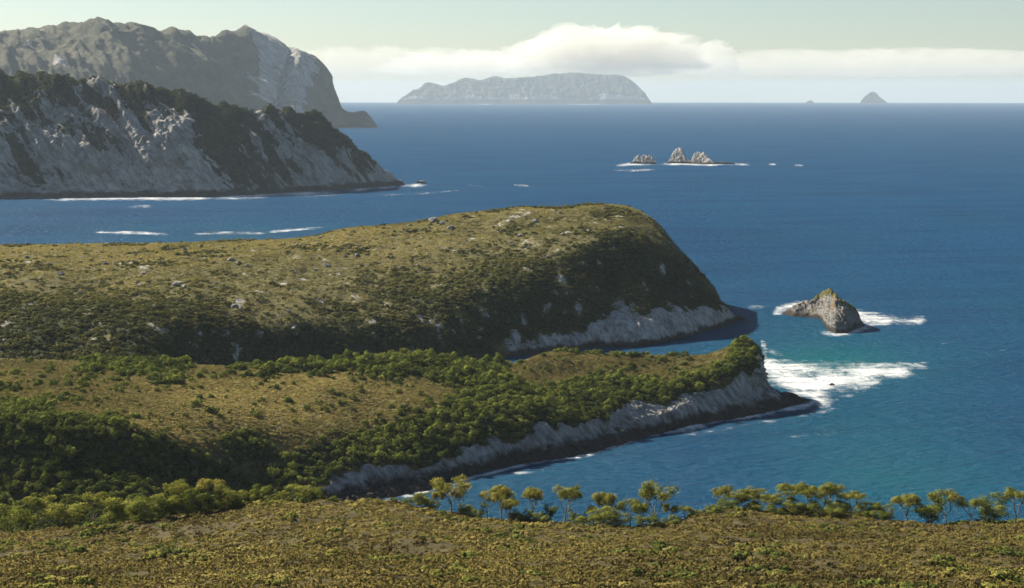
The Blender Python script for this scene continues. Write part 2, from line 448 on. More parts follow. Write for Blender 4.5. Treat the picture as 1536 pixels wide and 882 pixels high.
def build_sea():
    py = np.concatenate([np.arange(2000, 830, -60.), np.arange(830, 300, -2.2), np.arange(300, 165, -1.0), np.arange(165, 153.9, -0.4), [153.75, 153.62]])
    Y = sea_dist(py)
    Y = np.concatenate([Y, [52000, 60000]])
    px = np.concatenate([np.linspace(-2600, -200, 14)[:-1], np.linspace(-200, 1740, 420), np.linspace(1740, 4100, 14)[1:]])
    X = (px[None, :] - CX) / FPX * Y[:, None]
    YY = np.broadcast_to(Y[:, None], X.shape)
    P = np.stack([X, YY, sea_level(X, YY)], -1)
    PX, PY = to_px(P)
    foam = np.zeros(PX.shape)
    for pts, w, s in FOAM:
        ys = np.array([p[1] for p in pts]); xs = np.array([p[0] for p in pts])
        sel = (PX > xs.min() - 3 * w) & (PX < xs.max() + 3 * w) & (PY > ys.min() - 2 * w) & (PY < ys.max() + 2 * w)
        if not sel.any(): continue
        asp = 1.9 if w > 14 else 1.5
        d = seg_dist(PX[sel], PY[sel], pts, asp)
        lx = (PX[sel] - xs.min()) / max(np.ptp(xs), 1)
        rag = 0.9 + 0.28 * vnoise(np.stack([PX[sel] / (6 + w), PY[sel] / 40, PX[sel] * 0 + len(pts)], -1))
        ends = sstep(-0.12, 0.18, lx) * sstep(1.12, 0.82, lx)
        foam[sel] = np.maximum(foam[sel], s * rag * (ends if w < 14 else 1) * np.exp(-(d / w) ** 2 * 1.6))
    def blob(x, y, rx, ry): return np.exp(-((PX - x) / rx) ** 2 - ((PY - y) / ry) ** 2)
    shal = 0.85 * blob(1235, 545, 130, 30) + 0.25 * blob(1300, 640, 160, 90) + 0.35 * blob(1330, 730, 160, 40) + 0.15 * blob(1200, 480, 110, 28)
    shal = shal + 0.16 * sstep(330, 620, PY) + 0.2 * blob(330, 352, 200, 22)
    shal = np.clip(shal + 0.14 * fbm(np.stack([P[..., 0] / 90, P[..., 1] / 160, P[..., 2] * 0], -1), 3), 0, 1)
    m, nt, out = new_mat('sea_water'); T = NT(nt)
    pos = T.pos()
    sw = T.mapped(pos, (1, 2.6, 1), (0, 0, R(-12)))
    patch = T.math('ADD', T.math('MULTIPLY', T.noise(T.mapped(pos, (0.5, 1.6, 1), (0, 0, R(-10))), 0.006, 5, 0.6), 0.6), T.math('MULTIPLY', T.noise(T.mapped(pos, (0.16, 1.5, 1), (0, 0, R(-14))), 0.035, 6, 0.68), 0.55))
    deep = T.ramp(patch, [(0.38, (0.0026, 0.028, 0.080)), (0.62, (0.0060, 0.050, 0.118))])
    col = T.mix(T.attr('shallow'), deep, (0.006, 0.086, 0.112))
    fo = T.attr('foam')
    lace = T.math('ADD', T.math('MULTIPLY', T.noise(T.mapped(pos, (1, 0.55, 1)), 0.13, 7, 0.72, 0.8), 0.7), T.math('MULTIPLY', T.noise(pos, 0.8, 4, 0.7), 0.3))
    streak = T.noise(T.mapped(pos, (0.28, 1.0, 1), (0, 0, R(-6))), 0.10, 6, 0.68, 0.4)
    br = T.math('ADD', T.math('MULTIPLY', T.math('SUBTRACT', lace, 0.5), 2.6), T.math('MULTIPLY', T.math('SUBTRACT', streak, 0.5), 1.3))
    br = T.math('MULTIPLY', br, T.smooth(fo, 0.02, 0.3))
    f1 = T.smooth(T.math('ADD', T.math('MULTIPLY', fo, 1.0), br), 0.30, 1.45)
    caps = T.noise(T.mapped(pos, (1, 2.2, 1), (0, 0, R(-14))), 0.055, 3, 0.6)
    capm = T.noise(pos, 0.0045, 3, 0.5)
    f2 = T.smooth(T.math('ADD', caps, T.math('MULTIPLY', capm, 0.16)), 0.80, 0.89)
    fm = T.math('MAXIMUM', f1, T.math('MULTIPLY', f2, 0.6))
    col = T.mix(fm, col, (0.80, 0.80, 0.78))
    h = T.math('ADD', T.math('MULTIPLY', T.noise(sw, 0.03, 4, 0.6), 0.8), T.math('MULTIPLY', T.noise(sw, 0.12, 6, 0.68), 0.9))
    nrm = T.bump(h, 1.0, 3.6)
    df = T.n('ShaderNodeBsdfDiffuse'); T.l(col, df.inputs[0]); T.l(nrm, df.inputs['Normal'])
    gl = T.n('ShaderNodeBsdfGlossy'); gl.inputs['Roughness'].default_value = 0.22; T.l(nrm, gl.inputs['Normal'])
    mx = T.n('ShaderNodeMixShader'); T.l(T.math('MULTIPLY', T.math('SUBTRACT', 1.0, fm), 0.022), mx.inputs[0])
    T.l(df.outputs[0], mx.inputs[1]); T.l(gl.outputs[0], mx.inputs[2])
    T.l(mx.outputs[0], out.inputs['Surface'])
    o = grid_object('sea', P, m, {'foam': foam, 'shallow': shal})
    tag(o, 'deep blue wind-ruffled sea reaching the horizon', kind='structure')
build_sea()

# ------------------------------------------------------------------ landforms
def rocky(P, amp, scale, rockmask, dirn=(0, 0, 1), shear=(0.5, 0.0)):
    """strata-like displacement: ridged noise stretched down the slope, leaning sideways"""
    q = P.copy()
    q[..., 0] = P[..., 0] + shear[0] * P[..., 2]
    q[..., 1] = P[..., 1] + shear[1] * P[..., 2]
    q = q / scale * np.array([1.0, 1.0, 0.28])
    return amp * rockmask * ridged(q, 5)

# --- foreground hillside
fore_lines = [
    [(-900, 'z', -8, 480), (2400, 'z', -8, 480)],
    [(-900, 'z', 6, 440), (2400, 'z', 6, 440)],
    [(-900, 'z', 52, 385), (205, 'z', 36, 385), (600, 'z', 36, 380), (960, 'z', 34, 380), (1200, 'z', 38, 382), (2400, 'z', 46, 385)],
    [(-900, 740, 345), (0, 800, 335), (120, 795, 335), (205, 789, 335), (260, 778, 335), (330, 768, 335), (400, 759, 335), (480, 755, 335), (580, 754, 335), (640, 768, 332), (700, 774, 330), (760, 778, 330), (850, 784, 328),
     (900, 789, 326), (960, 794, 325), (1010, 792, 325), (1045, 779, 328), (1080, 770, 330), (1140, 769, 330), (1200, 769, 330), (1280, 776, 330), (1331, 784, 330), (1430, 790, 330), (1536, 786, 330), (2400, 740, 340)],
    [(-900, 780, 285), (205, 822, 285), (480, 797, 285), (700, 809, 282), (960, 820, 280), (1200, 806, 284), (1536, 818, 284), (2400, 790, 290)],
    [(-900, 900, 180), (205, 894, 180), (700, 893, 180), (1200, 893, 180), (2400, 900, 180)],
    [(-900, 'z', 112, 105), (2400, 'z', 112, 105)],
    [(-900, 'z', 139, 30), (2400, 'z', 139, 30)],
]
Pf, _, tf = loft(fore_lines, -700, 2300, 420, [10, 22, 30, 50, 90, 24, 12])
nf = normals(Pf)
Pf = Pf + np.array([0, 0, 1.0]) * (fbm(Pf / np.array([15, 12, 20.]), 4) * 1.7 * sstep(600, 300, Pf[..., 1]) + fbm(Pf / 3.5, 3) * 0.25)[..., None]
o = grid_object('hillside', Pf, M_fore, {'rock': np.zeros(Pf.shape[:2])})
tag(o, 'heath covered slope falling away in the foreground', kind='structure')

# --- low peninsula
shore_py = [(490, 768), (590, 746), (640, 736), (700, 716), (780, 696), (870, 683), (960, 658), (1050, 636), (1130, 623), (1180, 611), (1205, 603)]
pen_lines = [
    [(-200, 'z', 22, 800), (205, 'z', 8, 790), (340, 'z', 3, 780), (470, 'z', -3, 790), (600, 'z', -4, 800), (830, 'z', -4, 830), (1000, 'z', -4, 835), (1115, 'z', -4, 815), (1150, 'z', -4, 800), (1212, 'z', -4, 785)],
    [(-200, 535, 720), (205, 545, 690), (340, 552, 700), (470, 550, 715), (600, 535, 740), (700, 545, 750), (760, 548, 755), (830, 528, 775), (900, 530, 785), (1000, 533, 795), (1050, 533, 795), (1090, 522, 795), (1115, 511, 795), (1133, 518, 793), (1142, 545, 789), (1152, 577, 785), (1170, 588, 783), (1195, 596, 780), (1212, 602, 777)],
    [(-200, 580, 610), (205, 590, 620), (340, 620, 615), (470, 640, 620), (560, 635, 640), (640, 610, 660), (700, 590, 690), (760, 572, 710), (830, 568, 735), (900, 560, 750), (1000, 558, 765), (1060, 550, 770), (1090, 538, 774), (1115, 525, 778), (1133, 528, 781), (1142, 550, 781), (1152, 580, 780.5), (1170, 590, 779), (1195, 597, 777), (1212, 603, 775)],
    [(-200, 615, 540), (205, 640, 548), (300, 678, 565), (400, 715, 585), (470, 690, 598), (560, 670, 618), (640, 650, 636), (700, 625, 655), (760, 610, 670), (830, 605, 690), (900, 592, 712), (1000, 580, 735), (1060, 566, 748), (1090, 552, 755), (1115, 540, 762), (1135, 540, 770), (1142, 556, 774), (1152, 582, 777), (1170, 591, 776.5), (1195, 598, 775), (1212, 603.5, 774)],
    [(-200, 690, 520), (205, 705, 530), (300, 740, 550), (400, 748, 572), (490, 715, 590), (540, 692, 603), (600, 697, 610), (660, 690, 622), (740, 657, 645), (770, 662, 649), (820, 637, 668), (860, 642, 676), (900, 622, 691), (940, 607, 706), (1000, 611, 717), (1030, 592, 731), (1080, 580, 743), (1110, 557, 757), (1140, 560, 768), (1150, 581, 774), (1170, 592, 774), (1195, 599, 773.5), (1212, 604, 773)],
    [(-200, 790, 500), (205, 770, 505), (300, 785, 530), (400, 792, 552), (490, 748, 580), (560, 727, 598), (640, 713, 613), (700, 696, 629), (760, 675, 645), (800, 668, 655), (860, 657, 672), (900, 647, 684), (960, 631, 700), (1000, 622, 709), (1060, 597, 735), (1100, 586, 747), (1150, 583, 771), (1170, 594, 771.5), (1195, 600, 772), (1212, 604.5, 772)],
    [(-200, 'z', 5, 470), (205, 'z', 8, 478), (300, 'z', 2, 505), (400, 'z', -0.5, 530)] + [(a, 'z', -0.4, float(sea_dist(b))) for a, b in shore_py] + [(1212, 'z', -0.4, 771)],
    [(-200, 'z', -8, 440), (205, 'z', -8, 450), (300, 'z', -8, 480), (400, 'z', -8, 510)] + [(a, 'z', -6, float(sea_dist(b)) - 14) for a, b in shore_py] + [(1212, 'z', -6, 760)],
]
Pp, pxp, tp = loft(pen_lines, -200, 1212, 860, [10, 40, 34, 30, 44, 34, 6])
TP = np.broadcast_to(tp[:, None], Pp.shape[:2])
nrm = normals(Pp)
PXp, PYp = to_px(Pp)
rk = 0.8 * sstep(3.9, 4.5, TP + 1.1 * fbm(Pp / 9, 5)) + 0.2 * sstep(4.6, 5.0, TP)
rk = rk * sstep(430, 500, PXp)                                   # gully on the left stays overgrown
tipcliff = sstep(1128, 1140, PXp + 6 * fbm(Pp / 4, 3)) * sstep(1.3, 2.2, TP)
rk = np.maximum(rk, tipcliff); rk = np.maximum(rk, sstep(1150, 1158, PXp))
disp = fbm(Pp / np.array([22, 22, 30.]), 4) * 1.3 * (1 - rk) + (rocky(Pp, 1.4, 3.6, rk, shear=(0.55, 0)) + rocky(Pp + 31, 0.6, 1.1, rk, shear=(0.55, 0)) + rk * 0.9 * fbm(Pp / 5.0 + 3, 4)) * sstep(6.9, 5.5, TP)
disp *= 0.25 + 0.75 * sstep(1.0, 1.4, TP)
Pp = Pp + nrm * disp[..., None]
o = grid_object('peninsula', Pp, M_pen, {'rock': rk})
tag(o, 'low heath and scrub covered peninsula with a pale rock edge', kind='structure')

# --- large headland
head_shore = [(840, 529), (900, 521), (950, 520), (1000, 512), (1060, 497), (1085, 489), (1110, 480.5)]
head_lines = [
    [(-250, 'z', -6, 1500), (205, 'z', -6, 1480), (600, 'z', -6, 1440), (900, 'z', -6, 1320), (1000, 'z', -6, 1200), (1060, 'z', -6, 1130), (1118, 'z', -6, 1066)],
    [(-250, 374, 1100), (0, 371, 1100), (205, 368, 1110), (270, 367, 1110), (340, 364, 1115), (430, 361, 1120), (480, 355, 1125), (520, 344, 1130), (560, 340, 1135), (620, 334, 1140), (680, 322, 1145), (740, 316, 1150), (790, 311, 1150), (840, 311, 1150), (890, 306, 1150), (930, 308, 1145), (955, 315, 1140), (985, 337, 1130), (1005, 359, 1120), (1030, 387, 1110), (1050, 409, 1100), (1068, 429, 1088), (1078, 448, 1080), (1087, 464, 1072), (1100, 472, 1065), (1118, 480, 1056)],
    [(-250, 402, 960), (205, 405, 980), (340, 405, 985), (480, 395, 1000), (620, 370, 1040), (740, 350, 1060), (840, 340, 1052), (900, 335, 1057), (930, 335, 1057), (955, 342, 1061), (985, 358, 1064), (1005, 375, 1066), (1030, 397, 1068), (1050, 416, 1069), (1068, 433, 1068), (1078, 450, 1067), (1087, 465, 1064), (1100, 473, 1060), (1118, 480.5, 1055)],
    [(-250, 448, 850), (205, 455, 860), (300, 472, 848), (400, 488, 862), (500, 490, 881), (620, 472, 906), (700, 445, 931), (780, 412, 959), (840, 380, 994), (900, 358, 1014), (930, 357, 1020), (955, 362, 1026), (985, 376, 1034), (1005, 390, 1042), (1030, 409, 1050), (1050, 427, 1054), (1068, 440, 1056), (1078, 454, 1057), (1087, 466.5, 1057), (1100, 474, 1057), (1118, 481, 1053)],
    [(-250, 490, 800), (205, 492, 800), (300, 507, 823), (400, 515, 851), (500, 517, 868), (620, 508, 889), (700, 492, 909), (780, 470, 930), (840, 440, 960), (900, 415, 985), (955, 412, 997), (1005, 426, 1015), (1050, 446, 1036), (1078, 461, 1047), (1100, 477, 1051), (1118, 481.5, 1051)],
    [(-250, 530, 770), (205, 530, 775), (300, 538, 804), (400, 545, 844), (500, 547, 859), (620, 542, 877), (700, 526, 897), (780, 507, 916), (840, 490, 936), (870, 495, 941), (900, 478, 958), (930, 464, 963), (955, 468, 965), (1005, 470, 982), (1050, 466, 1012), (1078, 464, 1034), (1100, 478, 1049), (1118, 482, 1049)],
    [(-250, 'z', 15, 740), (205, 'z', 14, 745), (300, 'z', 6, 785), (400, 'z', 0, 838), (500, 'z', -0.4, 850), (620, 'z', -0.4, 868), (700, 'z', -0.4, 888), (780, 'z', -0.4, 908)] + [(a, 'z', -0.4, float(sea_dist(b))) for a, b in head_shore] + [(1118, 'z', -0.4, 1046)],
    [(-250, 'z', -8, 700), (205, 'z', -8, 700), (400, 'z', -8, 810), (700, 'z', -8, 870), (1118, 'z', -8, 1030)],
]
Ph, pxh, th = loft(head_lines, -250, 1118, 760, [20, 44, 46, 44, 40, 24, 5])
TH = np.broadcast_to(th[:, None], Ph.shape[:2])
nrm = normals(Ph)
PXh, PYh = to_px(Ph)
gul = ridged((Ph * np.array([1, 0.25, 0.25]) + Ph[..., 2:3] * np.array([0.5, 0, 0])) / 42.0, 3)
disp = fbm(Ph / np.array([48, 60, 50.]), 5) * 4.6 * sstep(1.0, 1.8, TH) + ridged(Ph / np.array([30, 90, 60.]) + 5, 3) * 1.2 * sstep(1.1, 1.6, TH) * sstep(4, 3, TH) + gul * 2.8 * sstep(2.4, 3.6, TH) * sstep(6, 5, TH) + fbm(Ph / 9, 3) * 0.7
foot = sstep(4.75, 5.4, TH + 0.9 * fbm(Ph / 11, 4)) * sstep(700, 830, PXh + 60 * fbm(Ph / 20, 2))
outcrop = np.zeros_like(TH)
for x, y, w, h, lean in [(841, 428, 9, 22, 0.25), (865, 470, 8, 16, 0.3), (655, 500, 5, 26, 0.28), (630, 482, 6, 16, 0.35), (722, 470, 9, 14, 0.4), (920, 495, 14, 22, 0.3), (990, 405, 6, 12, 0.2), (442, 496, 7, 7, 0),
                         (355, 458, 13, 9, -0.3), (268, 427, 14, 6, 0), (770, 500, 9, 9, 0.3), (900, 395, 5, 9, 0.3), (878, 305, 4, 2, 0), (690, 488, 4, 20, 0.3), (560, 505, 6, 7, 0.2), (340, 500, 8, 7, 0), (230, 470, 8, 5, 0), (215, 405, 12, 5, 0), (785, 480, 5, 14, 0.3), (950, 470, 8, 16, 0.3)]:
    dx = (PXh - x) - lean * (PYh - y)
    outcrop = np.maximum(outcrop, np.exp(-(dx / w) ** 2 - ((PYh - y) / h) ** 2) * (TH > 1.1))
spots = sstep(0.25, 0.45, fbm(Ph / np.array([9, 9, 16.]) + 40, 4)) * 0.5 * (TH > 1.05)
rkh = np.clip(np.maximum.reduce([foot, outcrop * 0.62, spots]), 0, 1)
disp += rocky(Ph, 2.0, 4.5, np.clip(foot + outcrop * 0.6, 0, 1), shear=(0.45, 0)) * sstep(6.9, 5.7, TH)
disp *= 0.3 + 0.7 * sstep(1.0, 1.5, TH)
Ph = Ph + nrm * disp[..., None]
o = grid_object('headland', Ph, M_head, {'rock': rkh})
tag(o, 'large rounded headland with shaded scrub cliffs', kind='structure')

# --- pale sea cliffs on the left
cl_sky = [(-250, 92), (0, 108), (120, 122), (205, 128), (235, 127), (260, 133), (290, 144), (310, 151), (330, 156), (350, 164), (370, 169), (400, 168), (430, 168), (460, 173), (476, 179), (488, 186), (498, 200), (507, 204), (519, 207), (528, 213), (536, 224), (548, 230), (556, 243), (567, 247), (574, 254), (588, 258), (594, 267), (602, 269), (607, 276.5)]
cl_base = [(-250, 300), (205, 295), (300, 295.5), (380, 292), (440, 289), (500, 285), (560, 281), (607, 278)]
cb = lambda x: float(sea_dist(np.interp(x, *zip(*cl_base))))
sk_ = lambda x: float(np.interp(x, *zip(*cl_sky)))
cl_lines = [[], [], [], [], [], []]
for x, y in cl_sky:
    b = cb(x); hgt = max(EYE - (y - EY) / FPX * b, 1.0)
    s = hgt / 160
    yr = b + 20 + 170 * s
    cl_lines[0].append((x, 'z', -6, yr + 60 + 420 * s))
    cl_lines[1].append((x, y, yr))
    zr = EYE - (y - EY) / FPX * yr
    cl_lines[2].append((x, 'z', zr * 0.74, b + 14 + 112 * s))
    cl_lines[3].append((x, 'z', zr * 0.36, b + 8 + 52 * s))
    cl_lines[4].append((x, 'z', zr * 0.05 + 0.5, b + 3 + 8 * s))
    cl_lines[5].append((x, 'z', -6, b - 12))
Pc, pxc, tc = loft(cl_lines, -250, 607, 560, [16, 60, 70, 60, 12])
TC = np.broadcast_to(tc[:, None], Pc.shape[:2])
nrm = normals(Pc)
q = np.stack([Pc[..., 0] + 0.9 * Pc[..., 2], Pc[..., 1] * 0.4, Pc[..., 2] * 0.22], -1)
ribs = ridged(q / 75, 5)
small = ridged(q / 20 + 3, 4)
disp = (ribs * 20 + small * 9) * sstep(0.95, 1.5, TC) * sstep(4.9, 4.2, TC) + fbm(Pc / 60, 5) * 8 * sstep(0.9, 1.2, TC) + ridged(Pc / 42 + 7, 4) * 8.0 * sstep(1.2, 1.8, TC) * sstep(4.9, 4.3, TC) + ridged(Pc / 16 + 2, 4) * 4.0 * sstep(0.9, 1.3, TC) * sstep(4.9, 4.3, TC)
disp *= np.clip(Pc[..., 2] / 60, 0.15, 1)
disp *= 0.45 + 0.55 * sstep(1.0, 1.35, TC)
rkc = 0.85 * sstep(0.24, 0.70, 0.22 * (TC - 1) + 0.26 * ribs + 0.28 * small + 0.05 + 0.55 * fbm(q / np.array([60, 60, 60.]) + 8, 5) + 0.3 * fbm(Pc / 60 + 3, 5))
rkc = np.maximum(rkc, sstep(545, 575, pxc[None, :] + 20 * fbm(Pc / 30, 2)) * 0.9)
Pc = Pc + nrm * disp[..., None]
jag = (fbm(np.stack([pxc / 16, pxc * 0, pxc * 0 + 3], -1), 4) * 14 + np.abs(vnoise(np.stack([pxc / 9, pxc * 0, pxc * 0 + 8], -1))) * 3 - 1.5)
Pc[..., 2] += jag[None, :] * sstep(0.4, 1.0, TC) * sstep(2.6, 1.1, TC) * np.clip(Pc[..., 2] / 70, 0, 1)
Pc[..., 2] += sea_level(Pc[..., 0], Pc[..., 1])
o = grid_object('sea_cliff', Pc, M_cliff, {'rock': rkc})
tag(o, 'pale streaked sea cliffs of the headland at left', kind='structure')

# --- far mountain
mt_sky = [(-250, 40), (0, 44), (100, 38), (205, 36), (230, 43), (265, 45), (300, 51), (320, 53), (345, 49), (365, 47), (395, 55), (410, 64), (425, 75), (445, 85), (470, 101), (490, 121), (505, 146), (515, 164), (530, 169), (545, 167), (556, 176), (566, 189.5)]
mt_lines = [[], [], [], [], []]
for x, y in mt_sky:
    b = float(sea_dist(np.interp(x, [-250, 205, 490, 566], [205, 201, 191.5, 191])))
    s = max((190 - y) / 145, 0.02)
    yr = b + 40 + 900 * s
    zr = EYE - (y - EY) / FPX * yr + yr * yr / (2 * EARTH)
    mt_lines[0].append((x, 'z', -10, yr + 200 + 1500 * s))
    mt_lines[1].append((x, 'z', zr, yr))
    mt_lines[2].append((x, 'z', zr * 0.66, b + 28 + 540 * s))
    mt_lines[3].append((x, 'z', zr * 0.26, b + 14 + 190 * s))
    mt_lines[4].append((x, 'z', -12, b - 30))
Pm, pxm, tm = loft(mt_lines, -250, 566, 380, [16, 60, 60, 44])
TM = np.broadcast_to(tm[:, None], Pm.shape[:2])
nrm = normals(Pm)
q = np.stack([Pm[..., 0] + 1.1 * Pm[..., 2], Pm[..., 1] * 0.35, Pm[..., 2] * 0.25], -1)
spur = ridged(q / 430 + 1.7, 5)
fine = ridged(q / 90 + 6, 4)
disp = (spur * 135 + fine * 42) * sstep(1.0, 1.7, TM) * sstep(3.98, 3.4, TM) + fbm(Pm / 120, 5) * 22 * sstep(0.9, 1.1, TM)
disp *= np.clip(Pm[..., 2] / 200, 0.1, 1) * (0.25 + 0.75 * sstep(530, 440, pxm[None, :]))
PXm, PYm = to_px(Pm)
# the deep cleft that splits the white face
cleft = np.exp(-(((PXm - 422) + 0.05 * (PYm - 120)) / 3.2) ** 2) * sstep(70, 110, PYm)
rib = np.exp(-(((PXm - 433) - 0.02 * (PYm - 120)) / 6.0) ** 2) * sstep(85, 110, PYm)
disp += (rib * 35 - cleft * 45) * (TM > 1.1)
face = np.exp(-(((PXm - 415) - 0.25 * (PYm - 100)) / 38) ** 2) * sstep(1.05, 1.25, TM)
rkm = sstep(0.34, 0.75, 0.70 * face + 0.22 * fine + 0.5 * fbm(q / 60 + 4, 5) + 0.13)
rkm = np.maximum(rkm, sstep(3.55, 3.85, TM + 0.2 * fbm(Pm / 60, 3)) * 0.8)
Pm = Pm + nrm * disp[..., None]
jag = fbm(np.stack([pxm / 20, pxm * 0, pxm * 0 + 5], -1), 5) * 26 + 22 * np.exp(-((pxm - 366) / 9) ** 2)
Pm[..., 2] += jag[None, :] * sstep(0.4, 1.0, TM) * sstep(2.4, 1.1, TM) * np.clip(Pm[..., 2] / 200, 0, 1)
Pm[..., 2] += sea_level(Pm[..., 0], Pm[..., 1])
o = grid_object('mountain', Pm, M_mount, {'rock': rkm})
tag(o, 'hazy steep mountain with a white rock face above the cliffs', kind='structure')

# --- islets and islands: a closed ring of lines round a crest
def islet(name, mat, sky_pts, base_pts, label, category, group=None, depth=1.0, amp=0.12, nu=90, rows=(10, 26, 26, 14), grass=0.0, shear=0.4, lean=0.5, jag=0.0):
    x0, x1 = sky_pts[0][0], sky_pts[-1][0]
    L = [[], [], [], [], []]
    hmax = 0
    xs = sorted(set([p[0] for p in sky_pts] + [p[0] for p in base_pts]))
    top = {}
    for x in xs:
        y = float(np.interp(x, *zip(*sky_pts)))
        b = float(sea_dist(np.interp(x, *zip(*base_pts))))
        drop = b * b / (2 * EARTH)
        h = max(EYE - (y - EY) / FPX * b + drop, 0.02)
        yr = b + depth * h * lean * 2
        z = EYE - (y - EY) / FPX * yr + drop
        hmax = max(hmax, z)
        L[0].append((x, 'z', -0.06 * h - 1, yr + depth * h * 1.2 + 1))
        L[1].append((x, 'z', z, yr))
        L[2].append((x, 'z', z * 0.62, b + depth * h * lean * 1.0))
        L[3].append((x, 'z', z * 0.16, b + depth * h * lean * 0.22))
        L[4].append((x, 'z', -0.08 * h - 1, b - 0.12 * h - 0.5))
    if jag:
        rj = np.random.default_rng(int(x0)); f0 = L[1]; L[1] = []
        for x in np.linspace(x0, x1, nu // 2):
            z_, y_ = table(f0, np.array([x])); L[1].append((x, 'z', float(z_[0]) * (1 + jag * rj.uniform(-1, 0.6)), float(y_[0])))
    P, px, t = loft(L, x0, x1, nu, list(rows))
    TT = np.broadcast_to(t[:, None], P.shape[:2])
    n = normals(P)
    q = np.stack([P[..., 0] + shear * P[..., 2], P[..., 1] * 0.6, P[..., 2] * 0.3], -1)
    d = (ridged(q / (hmax * 0.35), 5) * 0.7 + ridged(q / (hmax * 0.12) + 5, 3) * 0.35) * amp * hmax
    d *= np.clip(P[..., 2] / (0.25 * hmax), 0, 1) * (0.4 + 0.6 * sstep(1, 1.4, TT))
    rk = np.ones(P.shape[:2])
    if grass:
        rk = 1 - sstep(0.72, 0.86, P[..., 2] / hmax + 0.25 * fbm(P / (hmax * 0.2), 3)) * grass
        rk = np.minimum(rk, 1 - grass * 0.75 * sstep(1.7, 1.2, TT + 0.4 * fbm(P / (hmax * 0.3), 2)) * sstep(0.3, 0.5, P[..., 2] / hmax))
    P = P + n * d[..., None]
    P[..., 2] += sea_level(P[..., 0], P[..., 1])
    o = grid_object(name, P, mat, {'rock': rk})
    return tag(o, label, category, group)

islet('sea_stack', M_stack, [(1173, 470), (1186, 461), (1196, 456), (1206, 452.5), (1216, 451), (1226, 446), (1234, 439), (1241, 434), (1247, 434), (1252, 440), (1258, 447), (1266, 452), (1276, 459), (1286, 470), (1292, 480), (1297, 487)],
      [(1173, 471), (1190, 475), (1215, 476.5), (1230, 479), (1236, 486), (1242, 496), (1254, 500), (1268, 500), (1283, 494), (1297, 488)],
      'grey ribbed rock islet with a grassy summit off the peninsula tip', 'rock islet', amp=0.15, nu=200, rows=(14, 70, 56, 26), grass=0.95, depth=1.3, jag=0.05)
G = 'bare skerries in the open sea'
islet('skerry', M_skerry, [(944, 245), (950, 241), (955, 234), (958, 232.5), (962, 235), (966, 232), (972, 234.5), (975, 232), (980, 239), (985, 244.5)], [(944, 245.5), (985, 246)], 'low jagged skerry leftmost of the far rock group', 'rock', G, amp=0.15, nu=90, jag=0.06)
islet('skerry', M_skerry, [(1001, 244), (1005, 238), (1010, 229), (1016, 222.5), (1021, 222), (1024, 228), (1028, 235), (1034, 240), (1040, 244.5)], [(1001, 245), (1040, 245.5)], 'tallest cream skerry in the middle of the far rock group', 'rock', G, amp=0.11, nu=90, jag=0.02)
islet('skerry', M_skerry, [(1036, 244.5), (1040, 234), (1044, 229), (1047, 227.5), (1051, 230), (1055, 228.5), (1060, 235), (1066, 240), (1072, 245)], [(1036, 245.7), (1072, 246.7)], 'broad brown skerry right of the tallest cream one', 'rock', G, amp=0.14, nu=90, jag=0.05)
islet('skerry', M_skerry, [(1070, 245.5), (1078, 242.5), (1086, 243), (1094, 243.6), (1103, 245.6)], [(1070, 246.2), (1103, 246.2)], 'low dark reef at the right end of the far rock group', 'rock', G, amp=0.25, nu=50)
islet('skerry', M_skerry, [(624, 274.5), (629, 271), (633, 270.5), (640, 274.6)], [(624, 275), (640, 275.2)], 'tiny dark rock beside the tip of the pale cliffs', 'rock', G, amp=0.25, nu=40)

isl_sky = [(594, 155.4), (600, 149), (610, 143), (622, 135), (632, 131), (640, 124.5), (650, 126), (665, 129), (680, 125), (690, 120), (700, 117.5), (720, 121), (732, 117), (742, 114.5), (760, 117), (780, 116.5), (800, 115), (830, 111.5), (860, 109.5), (900, 112), (930, 113.5), (945, 120), (960, 133), (970, 145), (979, 155.4)]
islet('island', M_isle, isl_sky, [(594, 156), (979, 156)], 'long hazy island on the horizon under the big cloud', 'island', amp=0.10, nu=260, rows=(10, 40, 30, 16), grass=0.0, depth=1.6)
islet('island', M_isle, [(1290, 154.6), (1295, 147), (1302, 141), (1308, 137.5), (1312, 138), (1320, 146), (1328, 152), (1332, 154.6)], [(1290, 155), (1332, 155)], 'small steep hazy islet on the horizon at right', 'island', amp=0.12, nu=60, depth=1.0)
islet('island', M_isle, [(1208, 154.4), (1213, 151), (1217, 150.5), (1222, 154.4)], [(1208, 154.8), (1222, 154.8)], 'tiny hazy rock on the horizon left of the steep islet', 'island', amp=0.12, nu=40)
for ob in bpy.data.objects:
    if ob.name.startswith('island'):
        v = ob.data.attributes['rock'].data
        co = np.empty(len(ob.data.vertices) * 3, np.float32); ob.data.vertices.foreach_get('co', co); co = co.reshape(-1, 3)
        hh = co[:, 2] - sea_level(co[:, 0], co[:, 1])
        r_ = sstep(0.35, 0.12, hh / hh.max() + 0.22 * fbm(co / 300.0, 3))
        v.foreach_set('value', r_.astype(np.float32))

